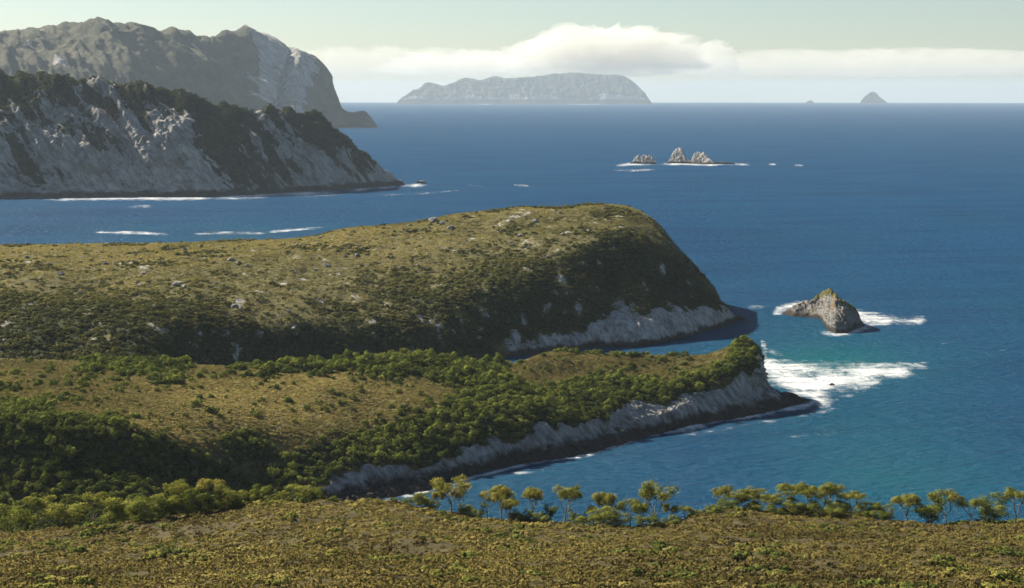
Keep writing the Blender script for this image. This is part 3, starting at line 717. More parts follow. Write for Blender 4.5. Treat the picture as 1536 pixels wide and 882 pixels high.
# dark reef rocks round the tip of the peninsula
G = 'dark wave-washed reef rocks at the peninsula tip'
for sp, bp, lab in [
    ([(1128, 618), (1140, 609), (1155, 606), (1170, 605), (1185, 601), (1200, 599), (1210, 603)], [(1128, 620), (1160, 616), (1190, 609), (1210, 604.5)], 'long flat dark reef outermost below the tip of the peninsula'),
    ([(1078, 626), (1090, 618), (1104, 614), (1118, 616), (1128, 621)], [(1078, 628), (1104, 627), (1128, 623)], 'dark reef rock left of the long flat reef'),
    ([(1165, 594), (1178, 588), (1190, 590), (1199, 595)], [(1165, 598), (1185, 598), (1199, 597)], 'dark reef rock against the foot of the tip cliff'),
    ([(1244, 577), (1248, 574.5), (1252, 577)], [(1244, 578.2), (1252, 578.2)], 'small dark rock awash in the big white surf patch'),
    ([(1000, 644.5), (1006, 640), (1013, 644)], [(1000, 646.5), (1013, 646)], 'small dark rock in the surf below the middle of the peninsula')]:
    islet('reef_rock', M_reef, sp, bp, lab, 'rock', G, amp=0.45, nu=90, depth=2.5)

def set_attr(name, key, arr):
    bpy.data.objects[name].data.attributes.new(key, 'FLOAT', 'POINT').data.foreach_set('value', np.ascontiguousarray(arr, np.float32).ravel())

# ------------------------------------------------------------------ foliage building blocks
def leaf_cloud(r, n_clump, n_leaf, leaf, flat=0.75, spread=0.62, crown_low=-0.15, clump_r=0.42, lift=0.85):
    """unit shrub: leaf cards on the shells of clumps that fill a dome. returns verts (N,4,3), tint (N,), normals (N,3)"""
    V, Tn, Nn = [], [], []
    for c in range(n_clump):
        while True:
            p = r.uniform(-1, 1, 3)
            if p[2] > crown_low and p @ p < 1: break
        ctr = p / max(np.linalg.norm(p), 0.25) * spread * r.uniform(0.55, 1.05)
        ctr[2] *= flat
        cr = clump_r * r.uniform(0.75, 1.2)
        t0 = r.uniform(-0.12, 0.12)
        for k in range(n_leaf):
            d = r.normal(size=3); d[2] += 0.35; d /= np.linalg.norm(d)
            pos = ctr + d * cr * r.uniform(0.65, 1.0) * np.array([1, 1, 0.85])
            nn = d + r.normal(size=3) * 0.45; nn /= np.linalg.norm(nn)
            a = np.cross(nn, r.normal(size=3)); a /= np.linalg.norm(a); b = np.cross(nn, a)
            s = leaf * r.uniform(0.6, 1.3); w = s * r.uniform(0.45, 0.8)
            V.append(np.stack([pos - a * s, pos - b * w, pos + a * s, pos + b * w])); Tn.append(t0 + r.uniform(-0.1, 0.1))
            o_ = d * 0.55 + pos / (np.linalg.norm(pos) + 0.1) * 0.5 + nn * 0.45 + np.array([0, 0, 0.1])
            Nn.append(o_ / np.linalg.norm(o_))
    V = np.array(V); V[..., 2] -= V[..., 2].min() * lift
    return V, np.array(Tn), np.array(Nn)

def tuft(r, n, lean=0.9, w=0.09):
    """heath tussock: upright and splayed blade cards"""
    V, Tn, Nn = [], [], []
    for k in range(n):
        a = r.random() * 6.283; rad = math.sqrt(r.random()) * 0.75
        base = np.array([math.cos(a) * rad, math.sin(a) * rad, 0])
        L = r.uniform(0.5, 1.0) * (1.05 - 0.55 * rad)
        out = np.array([math.cos(a), math.sin(a), 0])
        tip = base + out * lean * L * r.uniform(0.1, 0.9) + np.array([0, 0, L])
        b = r.random() * 6.283
        side = np.array([math.cos(b), math.sin(b), 0]) * w * r.uniform(1.2, 3.2)
        mid = (base + tip) / 2 + np.array([0, 0, 0.08])
        V.append(np.stack([base - side * 0.6, mid - side, tip, mid + side])); Tn.append(r.uniform(-0.07, 0.07))
        o_ = out * (0.1 + rad * 0.6) + np.array([0, 0, 0.8]) + r.normal(size=3) * 0.15
        Nn.append(o_ / np.linalg.norm(o_))
    return np.array(V), np.array(Tn), np.array(Nn)

def merge_blocks(*bl):
    return tuple(np.concatenate(x) for x in zip(*bl))

def card_mesh(name, blk, mat):
    V, tn, nn = blk
    return mesh_from(name, V.reshape(-1, 3), np.arange(len(V) * 4).reshape(-1, 4), mat, {'tint': np.repeat(tn, 4), 'nrm': np.repeat(nn, 4, 0)}, False)

def scatter(name, pts, size, protos, mat, tint, zscale=(0.75, 1.15), sink=0.1, r=rng):
    """one object of kind stuff: points carrying instances of a few leaf-card shrubs (geometry nodes)"""
    n = len(pts)
    src = bpy.data.collections.new(name + '_source')
    for k, blk in enumerate(protos):
        src.objects.link(bpy.data.objects.new('%s_source_%02d' % (name, k), card_mesh(name, blk, mat)))
    zs = size * r.uniform(*zscale, n)
    P = pts - np.stack([np.zeros(n), np.zeros(n), zs * sink], -1)
    me = bpy.data.meshes.new(name)
    me.vertices.add(n); me.vertices.foreach_set('co', np.ascontiguousarray(P, np.float32).ravel())
    def put(a, t, key, v): me.attributes.new(a, t, 'POINT').data.foreach_set(key, np.ascontiguousarray(v).ravel())
    put('scl', 'FLOAT_VECTOR', 'vector', np.stack([size, size, zs], -1).astype(np.float32))
    put('rot', 'FLOAT_VECTOR', 'vector', np.stack([np.zeros(n), np.zeros(n), r.random(n) * 6.283], -1).astype(np.float32))
    put('itint', 'FLOAT', 'value', tint.astype(np.float32))
    put('var', 'INT', 'value', r.integers(0, len(protos), n).astype(np.int32))
    me.materials.append(mat)
    ng = bpy.data.node_groups.new(name + '_scatter', 'GeometryNodeTree')
    ng.interface.new_socket('Geometry', in_out='INPUT', socket_type='NodeSocketGeometry')
    ng.interface.new_socket('Geometry', in_out='OUTPUT', socket_type='NodeSocketGeometry')
    N = ng.nodes.new
    gi, go, iop, ci = N('NodeGroupInput'), N('NodeGroupOutput'), N('GeometryNodeInstanceOnPoints'), N('GeometryNodeCollectionInfo')
    ci.inputs['Collection'].default_value = src
    ci.inputs['Separate Children'].default_value = True; ci.inputs['Reset Children'].default_value = True
    iop.inputs['Pick Instance'].default_value = True
    def named(a, t):
        q = N('GeometryNodeInputNamedAttribute'); q.data_type = t; q.inputs['Name'].default_value = a
        return q.outputs['Attribute']
    L = ng.links.new
    L(gi.outputs[0], iop.inputs['Points']); L(ci.outputs[0], iop.inputs['Instance'])
    L(named('var', 'INT'), iop.inputs['Instance Index'])
    L(named('scl', 'FLOAT_VECTOR'), iop.inputs['Scale'])
    er = N('FunctionNodeEulerToRotation'); L(named('rot', 'FLOAT_VECTOR'), er.inputs[0]); L(er.outputs[0], iop.inputs['Rotation'])
    L(iop.outputs[0], go.inputs[0])
    o = link(bpy.data.objects.new(name, me))
    md = o.modifiers.new('scatter', 'NODES'); md.node_group = ng
    return o

pr = np.random.default_rng(3)
P_tuft = [tuft(pr, 34) for _ in range(7)]
P_mound = [merge_blocks(leaf_cloud(pr, 7, 26, 0.12, 0.6, 0.6, -0.1, 0.36), tuft(pr, 8)) for _ in range(6)]
P_tuft_far = [tuft(pr, 14, 0.9, 0.13) for _ in range(6)]
P_shrub = [leaf_cloud(pr, 8, 30, 0.12) for _ in range(7)]
P_shrub_far = [leaf_cloud(pr, 6, 14, 0.18) for _ in range(7)]

# ------------------------------------------------------------------ foreground heath
PXf, PYf = to_px(Pf)
vis = ((PXf > -60) & (PXf < 1600) & (PYf < 930) & (Pf[..., 1] < 350) & (Pf[..., 1] > 150)).astype(float)
d_h = vis * (230 / Pf[..., 1]) ** 1.2
zone = fbm(Pf / np.array([26, 30, 40.]) + 21, 4)               # grassy lawns against bushy patches
p = sample_grid(Pf, d_h * np.clip(0.9 + 1.0 * zone, 0.55, 1.4), 52000, rng)
pn = fbm(p / np.array([20, 26, 30.]), 5); pn2 = fbm(p / 4.0 + 9, 3)
keep = rng.random(len(p)) < np.clip(1.0 + pn2 * 1.3, 0.35, 1)
p, pn, pn2 = p[keep], pn[keep], pn2[keep]
ht = np.clip(0.50 + 0.62 * pn + 0.16 * pn2 + rng.normal(0, 0.06, len(p)), 0.02, 0.9)
o = scatter('heath', p, 0.28 + 0.62 * rng.random(len(p)) ** 1.8, P_tuft, L_heath, ht, (0.40, 0.85), 0.05)
tag(o, 'golden brown heath and buttongrass covering the foreground slope', 'heath', kind='stuff')
def mounds(name, n, lo, hi, power, t0, t1, off, label, dn):
    p = sample_grid(Pf, vis * dn, n, rng)
    mt = np.clip(t0 + 0.5 * fbm(p / np.array([20, 26, 30.]) + off, 4) + rng.normal(0, t1, len(p)), 0.02, 1)
    o = scatter(name, p, lo + (hi - lo) * rng.random(len(p)) ** power, P_mound, L_heath, mt, (0.45, 0.85), 0.2)
    tag(o, label, 'shrubs', kind='stuff')
edge_ = 1 + 2.0 * sstep(308, 335, Pf[..., 1])
mounds('low_shrubs', 6500, 0.30, 1.6, 2.2, 0.30, 0.07, 70, 'tan and olive low bushes mounded through the foreground heath', np.clip(0.55 - 1.8 * zone, 0.05, 2) * edge_)
mounds('dark_shrubs', 1900, 0.5, 2.4, 2.6, 0.97, 0.06, 130, 'darker green bushes in patches on the foreground slope', np.clip(fbm(Pf / 11 + 55, 4) - 0.05, 0.004, 1) * edge_)

# ------------------------------------------------------------------ vegetation of the low peninsula
PXp, PYp = to_px(Pp)
def inpoly(px, py, poly):
    c = np.zeros(px.shape, bool); n = len(poly)
    for i in range(n):
        x0, y0 = poly[i]; x1, y1 = poly[i - 1]
        hit = ((y0 > py) != (y1 > py)) & (px < (x1 - x0) * (py - y0) / (y1 - y0 + 1e-9) + x0)
        c ^= hit
    return c
wob = np.stack([fbm(Pp / 14 + 2, 3), fbm(Pp / 14 + 30, 3)], -1) * 14
wx, wy = PXp + wob[..., 0], PYp + wob[..., 1]
band_back = inpoly(wx, wy, [(345, 548), (360, 556), (430, 562), (500, 560), (600, 566), (690, 580), (735, 588), (762, 560), (760, 540), (720, 530), (600, 500), (470, 530), (400, 535)]) & (TP < 2.2) & (TP > 0.85)
slope = inpoly(wx, wy, [(395, 720), (440, 682), (490, 664), (560, 652), (640, 622), (690, 592), (735, 566), (775, 570), (840, 584), (880, 562), (920, 556), (960, 560), (1010, 572), (1060, 556), (1095, 530), (1108, 505), (1150, 500), (1150, 570), (1110, 560), (1030, 600), (900, 630), (820, 645), (740, 662), (660, 695), (540, 695), (490, 720), (440, 750)])
gully = (TP < 6.2) & (TP > 2.4) & (PXp < 480) & (wy > np.interp(PXp, [-200, 0, 205, 260, 330, 400, 480], [560, 590, 643, 662, 697, 722, 740]))
left = inpoly(wx, wy, [(225, 560), (270, 555), (280, 575), (235, 580)]) | inpoly(wx, wy, [(120, 500), (300, 500), (330, 540), (210, 560), (120, 560)]) | inpoly(wx, wy, [(330, 655), (400, 655), (420, 700), (350, 690)])
rim = (TP > 0.85) & (TP < 1.15) & (PXp > 770) & (PXp < 1030) & (fbm(Pp / 12, 2) > 0.0)
notrock = (rk < 0.5)
dens = np.clip(band_back * 1.0 + slope * 1.0 + gully * 0.9 + left * 0.8 + rim * 0.5, 0, 1) * notrock
open_heath = (1 - dens) * notrock * ((TP > 0.9) & (TP < 5)) * (PXp > -80)
set_attr('peninsula', 'veg', dens.astype(float))
# far tussocks of the open heath
p = sample_grid(Pp, open_heath, 34000, rng)
px_, py_ = to_px(p)
gold = np.exp(-((px_ - 400) / 190) ** 2 - ((py_ - 600) / 55) ** 2)
ht = np.clip(0.30 + 0.42 * gold + 0.28 * fbm(p / np.array([30, 30, 30.]), 5) + rng.normal(0, 0.05, len(p)), 0, 0.95)
o = scatter('heath', p, rng.uniform(0.5, 1.3, len(p)), P_tuft_far, L_gold, ht, (0.25, 0.5), 0.05)
tag(o, 'golden buttongrass heath covering the top of the low peninsula', 'heath', kind='stuff')
# scrub mass
p = sample_grid(Pp, dens + 0.02 * open_heath + 0.12 * open_heath * (fbm(Pp / 17 + 90, 3) > 0.22), 15000, rng)
sz = 0.9 + 1.7 * rng.random(len(p)) ** 1.6
o = scatter('scrub', p, sz, P_shrub, L_scrub, np.clip(0.42 + 0.35 * fbm(p / 16, 3) + rng.normal(0, 0.16, len(p)), 0, 1), (0.75, 1.15), 0.15)
tag(o, 'dense green coastal scrub massed on the low peninsula', 'scrub', kind='stuff')

# ------------------------------------------------------------------ vegetation of the large headland
dens_c = (TH > 0.85) * (TH < 5.9) * (1 - np.clip(rkh * 1.3, 0, 1)) * (PXh > -80)
p = sample_grid(Ph, dens_c * sstep(3.9, 1.6, TH), 34000, rng)
px_, py_ = to_px(p)
ht = np.clip(0.42 + 0.55 * fbm(p / np.array([70, 60, 60.]), 5) + 0.15 * fbm(p / 12, 3) + 0.25 * np.exp(-((py_ - 350) / 40) ** 2) * (px_ < 760) + rng.normal(0, 0.05, len(p)), 0, 0.95)
o = scatter('heath', p, rng.uniform(0.8, 1.9, len(p)), P_tuft_far, L_olive, ht, (0.2, 0.45), 0.05)
tag(o, 'brown gold heath over the sunlit back of the large headland', 'heath', kind='stuff')
scr = dens_c * np.clip(sstep(2.2, 3.5, TH + 1.1 * fbm(Ph / 40 + 3, 4)) + 0.02 + 0.5 * sstep(0.16, 0.34, fbm(Ph / np.array([34, 26, 26.]) + 12, 4)), 0, 1)
set_attr('headland', 'veg', sstep(0.25, 0.9, scr))
p = sample_grid(Ph, scr, 21000, rng)
o = scatter('scrub', p, 0.7 + 2.2 * rng.random(len(p)) ** 2.2, P_shrub_far, L_dark, np.clip(0.58 + 0.5 * fbm(p / 30, 3) + rng.normal(0, 0.14, len(p)), 0, 1), (0.45, 0.8), 0.15)
tag(o, 'dark scrub clinging to the slopes of the large headland', 'scrub', kind='stuff')

# ------------------------------------------------------------------ scrub on the pale cliffs
dens_d = (TC > 0.8) * (TC < 4.2) * sstep(0.36, 0.12, rkc) * (pxc[None, :] > -60)
p = sample_grid(Pc, dens_d, 11000, rng)
o = scatter('scrub', p, 1.5 + 4.0 * rng.random(len(p)) ** 2, P_shrub_far, L_dark, np.clip(0.15 + 0.35 * fbm(p / 50, 3) + rng.normal(0, 0.12, len(p)), 0, 1), (0.45, 0.8), 0.15)
tag(o, 'dark scrub capping the pale sea cliffs at left', 'scrub', kind='stuff')

# ------------------------------------------------------------------ scrub trees one can tell apart on the peninsula
def tube(pts, rad, n=6):
    V, Fc = [], []
    pts = [np.asarray(q, float) for q in pts]
    for i, q in enumerate(pts):
        d = pts[min(i + 1, len(pts) - 1)] - pts[max(i - 1, 0)]; d /= np.linalg.norm(d) + 1e-9
        a = np.cross(d, [0.31, 0.9, 0.2]); a /= np.linalg.norm(a); b = np.cross(d, a)
        for k in range(n):
            t = k / n * 6.28318
            V.append(q + (a * math.cos(t) + b * math.sin(t)) * rad[i])
    for i in range(len(pts) - 1):
        for k in range(n):
            k2 = (k + 1) % n
            Fc.append((i * n + k, i * n + k2, (i + 1) * n + k2, (i + 1) * n + k))
    return np.array(V), np.array(Fc)

def join(parts):
    V, Fc, k = [], [], 0
    for v, f in parts:
        V.append(v); Fc.append(f + k); k += len(v)
    return np.concatenate(V), np.concatenate(Fc)

def bend(r, a, b, k, wob):
    a, b = np.asarray(a, float), np.asarray(b, float)
    return [a + (b - a) * t + (r.normal(size=3) * wob * math.sin(t * 3.14) if 0 < t < 1 else 0) for t in np.linspace(0, 1, k)]

def scrub_tree_mesh(seed):
    r = np.random.default_rng(seed)
    V, tn, nn = leaf_cloud(r, 11, 46, 0.10, 0.85, 0.62, -0.25, 0.38)
    V[..., 2] += 0.25
    crown = card_mesh('crown', (V, np.clip(0.5 + tn * 1.6, 0, 1), nn), L_tree)
    parts = [tube(bend(r, (0, 0, -0.25), (0.05, 0, 0.55), 4, 0.03), [0.09, 0.07, 0.06, 0.04])]
    for k in range(4):
        a = k * 1.57 + r.random()
        parts.append(tube(bend(r, (0.02, 0, 0.25), (math.cos(a) * 0.5, math.sin(a) * 0.5, 0.8), 4, 0.04), [0.05, 0.04, 0.03, 0.015], 5))
    v, f = join(parts)
    return mesh_from('trunk', v, f, M_bark), crown

SCRUB = [scrub_tree_mesh(70 + i) for i in range(7)]
def plant_scrub(p, size, hz, label, group, k, name='scrub_tree'):
    root = bpy.data.objects.new(name, None)
    root.empty_display_size = 0.5
    root.location = p; root.rotation_euler = (0, 0, float(rng.random() * 6.28)); root.scale = (size, size, size * hz)
    link(root); tag(root, label, 'tree', group)
    tm_, cm_ = SCRUB[k % len(SCRUB)]
    link(bpy.data.objects.new('trunk', tm_), root)
    link(bpy.data.objects.new('crown', cm_), root)

def thin(p, n, d):
    out = []
    for q in p:
        if all((q[0] - s[0])**2 + (q[1] - s[1])**2 > d * d for s in out):
            out.append(q)
            if len(out) == n: break
    return out
inview = (PXp > 5) & (PXp < 1300)
for mask, n, s0, s1, label, group in [
    (band_back, 78, 2.2, 3.6, 'rounded scrub tree in the back thicket of the low peninsula', 'scrub trees along the back of the peninsula'),
    (slope & (TP < 4.05), 150, 1.9, 3.1, 'rounded scrub tree on the front slope of the low peninsula', 'scrub trees on the front slope of the peninsula'),
    (gully & (TP < 5.3), 40, 1.8, 2.8, 'dark scrub tree in the shaded gully', 'scrub trees in the shaded gully'),
    (left & (TP < 3) & (TP > 0.8), 24, 1.9, 3.0, 'scrub tree at the neck of the low peninsula', 'scrub trees at the neck of the peninsula')]:
    pts = thin(sample_grid(Pp, (mask & notrock & inview).astype(float), n * 6, rng), n, 2.6)
    for k, q in enumerate(pts):
        xq = float(to_px(q)[0])
        where = ('at the left edge' if xq < 260 else 'left of the golden heath' if xq < 420 else 'below the big boulder' if xq < 560 else 'before the shaded cliff' if xq < 680 else 'around the middle' if xq < 800 else
                 'right of the middle' if xq < 920 else 'near the seaward end' if xq < 1060 else 'on the outermost knoll')
        plant_scrub(q, rng.uniform(s0, s1), rng.uniform(0.85, 1.2), label + ', ' + where, group, k)

# ------------------------------------------------------------------ pale boulders on the large headland
def boulder_mesh(seed, squash=0.7):
    r = np.random.default_rng(seed)
    import bmesh
    bm = bmesh.new(); bmesh.ops.create_icosphere(bm, subdivisions=3, radius=1)
    v = np.array([x.co[:] for x in bm.verts])
    planes = r.normal(size=(9, 3)); planes /= np.linalg.norm(planes, axis=1, keepdims=True)
    for pl in planes:
        c = r.uniform(0.55, 0.85); dd = v @ pl - c
        v = v - np.clip(dd, 0, None)[:, None] * pl
    v = v * (1 + 0.12 * fbm(v * 2.2 + seed, 4))[:, None] * np.array([1.15, 0.9, squash])
    f = np.array([[x.index for x in fc.verts] for fc in bm.faces]); bm.free()
    return mesh_from('boulder', v, f, M_boulder, {'rock': np.ones(len(v))}, False)
M_boulder = land_mat('boulder_rock', SCRUB_SOIL, 1.2, 0.01, 0.2, 0.6, 0.85)
BOULD = [boulder_mesh(s) for s in range(6)]
def ground_hit(Pg, px, py, lo, hi, TT):
    PX_, PY_ = to_px(Pg)
    d = (PX_ - px)**2 + (PY_ - py)**2 + 1e6 * ((TT < lo) | (TT > hi))
    return Pg.reshape(-1, 3)[np.argmin(d)]
BL = [(650, 331, 7.5, 'big pale split boulder on the skyline of the headland, left of its summit'), (664, 335, 4.5, None), (676, 341, 5.5, None), (615, 337, 3.5, None), (801, 331, 5.0, 'upright pale boulder just below the summit of the headland'),
      (840, 319, 4, None), (346, 389, 5.5, 'pale boulder cluster top on the left of the headland'), (358, 392, 3.5, None), (372, 397, 3.5, None), (490, 398, 5.5, 'pale boulder midway along the sunlit headland slope'), (472, 404, 3.2, None),
      (518, 383, 3.2, None), (536, 382, 4, None), (276, 373, 4.0, 'flat pale slab near the left skyline of the headland'), (445, 367, 4.2, None), (456, 367, 2.6, None), (480, 355, 3, None), (325, 424, 3.6, None), (262, 427, 5.0, None), (276, 429, 4, None),
      (210, 427, 4, None), (215, 408, 4, None), (352, 458, 5, None), (362, 463, 4.5, None), (441, 492, 4, None), (445, 499, 3.6, None), (433, 466, 3, None), (600, 400, 2.6, None), (780, 352, 3.4, None), (792, 370, 3.0, None), (770, 366, 3.2, None), (845, 350, 3.6, None),
      (882, 345, 3.0, None), (822, 384, 3.6, None), (160, 395, 4, None), (90, 410, 5, None), (120, 440, 4, None), (40, 385, 4, None), (700, 360, 2.6, None), (905, 312, 3, None), (590, 372, 2.4, None), (625, 395, 2.2, None)]
def place_label(x, y, s):
    col_ = ('at the far left' if x < 180 else 'on the left flank' if x < 300 else 'left of the middle' if x < 420 else 'in the middle' if x < 560 else 'right of the middle' if x < 690 else 'below the summit' if x < 860 else 'near the seaward brow')
    ridge = np.interp(x, [0, 205, 480, 680, 930], [371, 368, 355, 322, 308])
    row_ = 'skyline' if y < ridge + 14 else 'upper slope' if y < ridge + 42 else 'mid slope' if y < ridge + 75 else 'lower slope'
    size_ = 'small' if s < 3.1 else 'medium' if s < 4.3 else 'larger'
    return f'{size_} pale boulder {col_} of the large headland, {row_}'
for k, (x, y, s, lab) in enumerate(BL):
    q = ground_hit(Ph, x, y + 2, 1.0, 5.5, TH)
    b = bpy.data.objects.new('boulder', BOULD[k % 6])
    sc_ = s * 0.5 * q[1] / FPX * 2.1
    b.location = q + np.array([0, 0, sc_ * 0.25]); b.scale = (sc_, sc_, sc_ * rng.uniform(0.8, 1.2)); b.rotation_euler = (rng.uniform(-.3, .3), rng.uniform(-.3, .3), rng.uniform(0, 6.28))
    link(b); tag(b, lab or place_label(x, y, s), 'boulder', 'pale boulders on the large headland')

# ------------------------------------------------------------------ eucalypts and bushes along the foreground crest
def euc_mesh(seed, bushy=False):
    """unit-height tree: forking pale trunk, umbrella of leaf clumps on top"""
    r = np.random.default_rng(seed)
    parts, tips = [], []
    n_main = r.integers(3, 6) if not bushy else r.integers(3, 6)
    fork = r.uniform(0.16, 0.32) if not bushy else 0.08
    parts.append(tube(bend(r, (0, 0, -0.06), (0.02, 0, fork), 4, 0.008), [0.026, 0.023, 0.021, 0.018], 7))
    for k in range(n_main):
        a = k / n_main * 6.28 + r.uniform(-0.5, 0.5)
        rad = r.uniform(0.10, 0.20) if not bushy else r.uniform(0.12, 0.25)
        top = np.array([math.cos(a) * rad, math.sin(a) * rad, r.uniform(0.52, 0.70) if not bushy else r.uniform(0.3, 0.55)])
        parts.append(tube(bend(r, (0.02, 0, fork - 0.01), top, 5, 0.014), [0.016, 0.014, 0.012, 0.010, 0.008], 6))
        for j in range(r.integers(3, 5)):
            b = a + r.uniform(-1.3, 1.3); rr = rad + r.uniform(0.02, 0.20)
            zz = r.uniform(0.70, 0.92) - 0.25 * max(rr - 0.2, 0)
            if bushy: zz = r.uniform(0.35, 0.9)
            tip = np.array([math.cos(b) * rr, math.sin(b) * rr, zz])
            parts.append(tube(bend(r, top - np.array([0, 0, 0.04]), tip, 4, 0.012), [0.008, 0.007, 0.006, 0.003], 5))
            tips.append(tip)
            for i in range(2):
                tp_ = tip + r.normal(size=3) * np.array([0.07, 0.07, 0.04])
                parts.append(tube(bend(r, tip - (tip - top) * 0.3, tp_, 3, 0.006), [0.006, 0.005, 0.003], 4)); tips.append(tp_)
    if bushy:
        for k in range(7): tips.append(np.array([r.normal() * 0.17, r.normal() * 0.17, r.uniform(0.12, 0.5)]))
    v, f = join(parts)
    trunk = mesh_from('trunk', v, f, M_bark)
    V, Tn, Nn = [], [], []
    for t in tips:
        cr = r.uniform(0.10, 0.175) * (1.2 if bushy else 1)
        t0 = r.uniform(-0.18, 0.18)
        for k in range(105):
            d = r.normal(size=3); d[2] += 0.45; d /= np.linalg.norm(d)
            pos = t + d * cr * r.uniform(0.45, 1.0) * np.array([1.1, 1.1, 0.72])
            nn = d + r.normal(size=3) * 0.6; nn /= np.linalg.norm(nn)
            a = np.cross(nn, r.normal(size=3)); a /= np.linalg.norm(a); b = np.cross(nn, a)
            s = r.uniform(0.012, 0.025); w = s * r.uniform(0.4, 0.8)
            V.append(np.stack([pos - a * s, pos - b * w, pos + a * s, pos + b * w])); Tn.append(0.5 + t0 + r.uniform(-0.12, 0.12))
            o_ = d * 0.7 + nn * 0.45 + np.array([0, 0, 0.1]); Nn.append(o_ / np.linalg.norm(o_))
    crown = card_mesh('crown', (np.array(V), np.clip(Tn, 0, 1), np.array(Nn)), L_bush if bushy else L_euc)
    return trunk, crown, 0.30

EUC = [euc_mesh(200 + i) for i in range(11)]
BUSH = [euc_mesh(300 + i, True) for i in range(5)]
fx = np.array([p_[0] for p_ in fore_lines[3]], float)
def fore_ground(px, Y):
    """height of the foreground slope under column px at distance Y"""
    j = np.argmin(np.abs(np.linspace(-700, 2300, 420) - px))
    col = Pf[:, j]
    o_ = np.argsort(col[:, 1])
    return float(np.interp(Y, col[o_, 1], col[o_, 2]))

# px of stem, row of crown top, distance, kind (e eucalypt, b bushy), crown width px, label
ROW = [
    (18, 752, 332, 'b', 40), (60, 745, 333, 'e', 34), (95, 750, 330, 'b', 44), (140, 740, 333, 'e', 34), (178, 748, 330, 'b', 40),
    (224, 744, 326, 'b', 42), (254, 742, 328, 'b', 30), (268, 724, 332, 'e', 30), (296, 730, 330, 'b', 36), (317, 721, 333, 'e', 34), (335, 729, 331, 'b', 28), (358, 737, 333, 'b', 20), (376, 735, 333, 'b', 16),
    (393, 728, 334, 'b', 22), (426, 737, 333, 'e', 14), (447, 727, 333, 'b', 34), (464, 729, 334, 'b', 26), (552, 747, 333, 'b', 10), (568, 748, 331, 'b', 14),
    (632, 739, 331, 'b', 24), (656, 737, 333, 'e', 18), (676, 719, 332, 'e', 44), (692, 731, 336, 'e', 22), (730, 738, 330, 'e', 24), (752, 730, 333, 'e', 32), (763, 746, 329, 'e', 26),
    (800, 735, 331, 'e', 24), (793, 762, 328, 'b', 12), (824, 757, 328, 'b', 14), (846, 729, 330, 'e', 34), (862, 763, 328, 'b', 16), (905, 739, 329, 'e', 26), (890, 760, 326, 'e', 16), (908, 762, 322, 'b', 38),
    (945, 752, 326, 'e', 32), (962, 757, 325, 'e', 20), (978, 727, 329, 'e', 36), (1006, 757, 330, 'e', 12), (1026, 760, 324, 'e', 24), (985, 772, 321, 'b', 30), (1048, 765, 328, 'e', 10),
    (1084, 732, 331, 'e', 24), (1106, 734, 330, 'e', 32), (1090, 748, 327, 'b', 28), (1138, 736, 332, 'e', 36), (1152, 746, 329, 'e', 24), (1122, 748, 328, 'b', 24), (1184, 727, 332, 'e', 34), (1175, 742, 330, 'b', 34), (1216, 729, 331, 'e', 38), (1205, 755, 328, 'b', 26), (1246, 727, 332, 'e', 28),
    (1276, 740, 330, 'e', 34), (1262, 752, 329, 'b', 26), (1290, 758, 328, 'b', 28), (1312, 755, 329, 'e', 22), (1330, 758, 329, 'b', 22),
    (1066, 757, 327, 'b', 26), (1100, 757, 325, 'b', 26), (1132, 754, 326, 'b', 30), (1160, 757, 325, 'b', 28), (1192, 752, 327, 'b', 30), (1230, 750, 327, 'b', 30), (1250, 757, 325, 'b', 26), (1302, 764, 326, 'b', 26), (1322, 768, 325, 'b', 24),
    (880, 772, 323, 'b', 24), (930, 772, 323, 'b', 30), (965, 774, 322, 'b', 26), (1012, 774, 322, 'b', 26), (1038, 768, 325, 'b', 20), (700, 757, 330, 'b', 18), (716, 762, 328, 'b', 16), (774, 766, 327, 'b', 18), (812, 768, 327, 'b', 16), (648, 752, 330, 'b', 18), (612, 748, 331, 'b', 16), (590, 746, 332, 'b', 14),
    (240, 752, 328, 'b', 34), (284, 748, 329, 'b', 32), (308, 745, 330, 'b', 30), (346, 745, 331, 'b', 28), (410, 742, 332, 'b', 24), (208, 756, 327, 'b', 30), (480, 742, 333, 'b', 20), (500, 745, 333, 'b', 14),
    (1362, 744, 331, 'e', 32), (1395, 752, 330, 'b', 30), (1420, 738, 332, 'e', 34), (1456, 748, 330, 'e', 28), (1490, 742, 331, 'b', 36), (1522, 736, 332, 'e', 34)]
SPECIAL = {676: 'tall umbrella-crowned eucalypt with bare forked limbs, leftmost large tree against the bay', 846: 'slim eucalypt with a rounded crown standing in the middle of the bay view', 978: 'tall green-topped eucalypt on the right of the gap before the denser clump',
           317: 'tallest round-topped tree of the left foreground thicket', 1184: 'tallest eucalypt of the right foreground clump', 447: 'broad rounded bush alone at the right end of the left thicket'}
ordn = {'e': 0, 'b': 0}
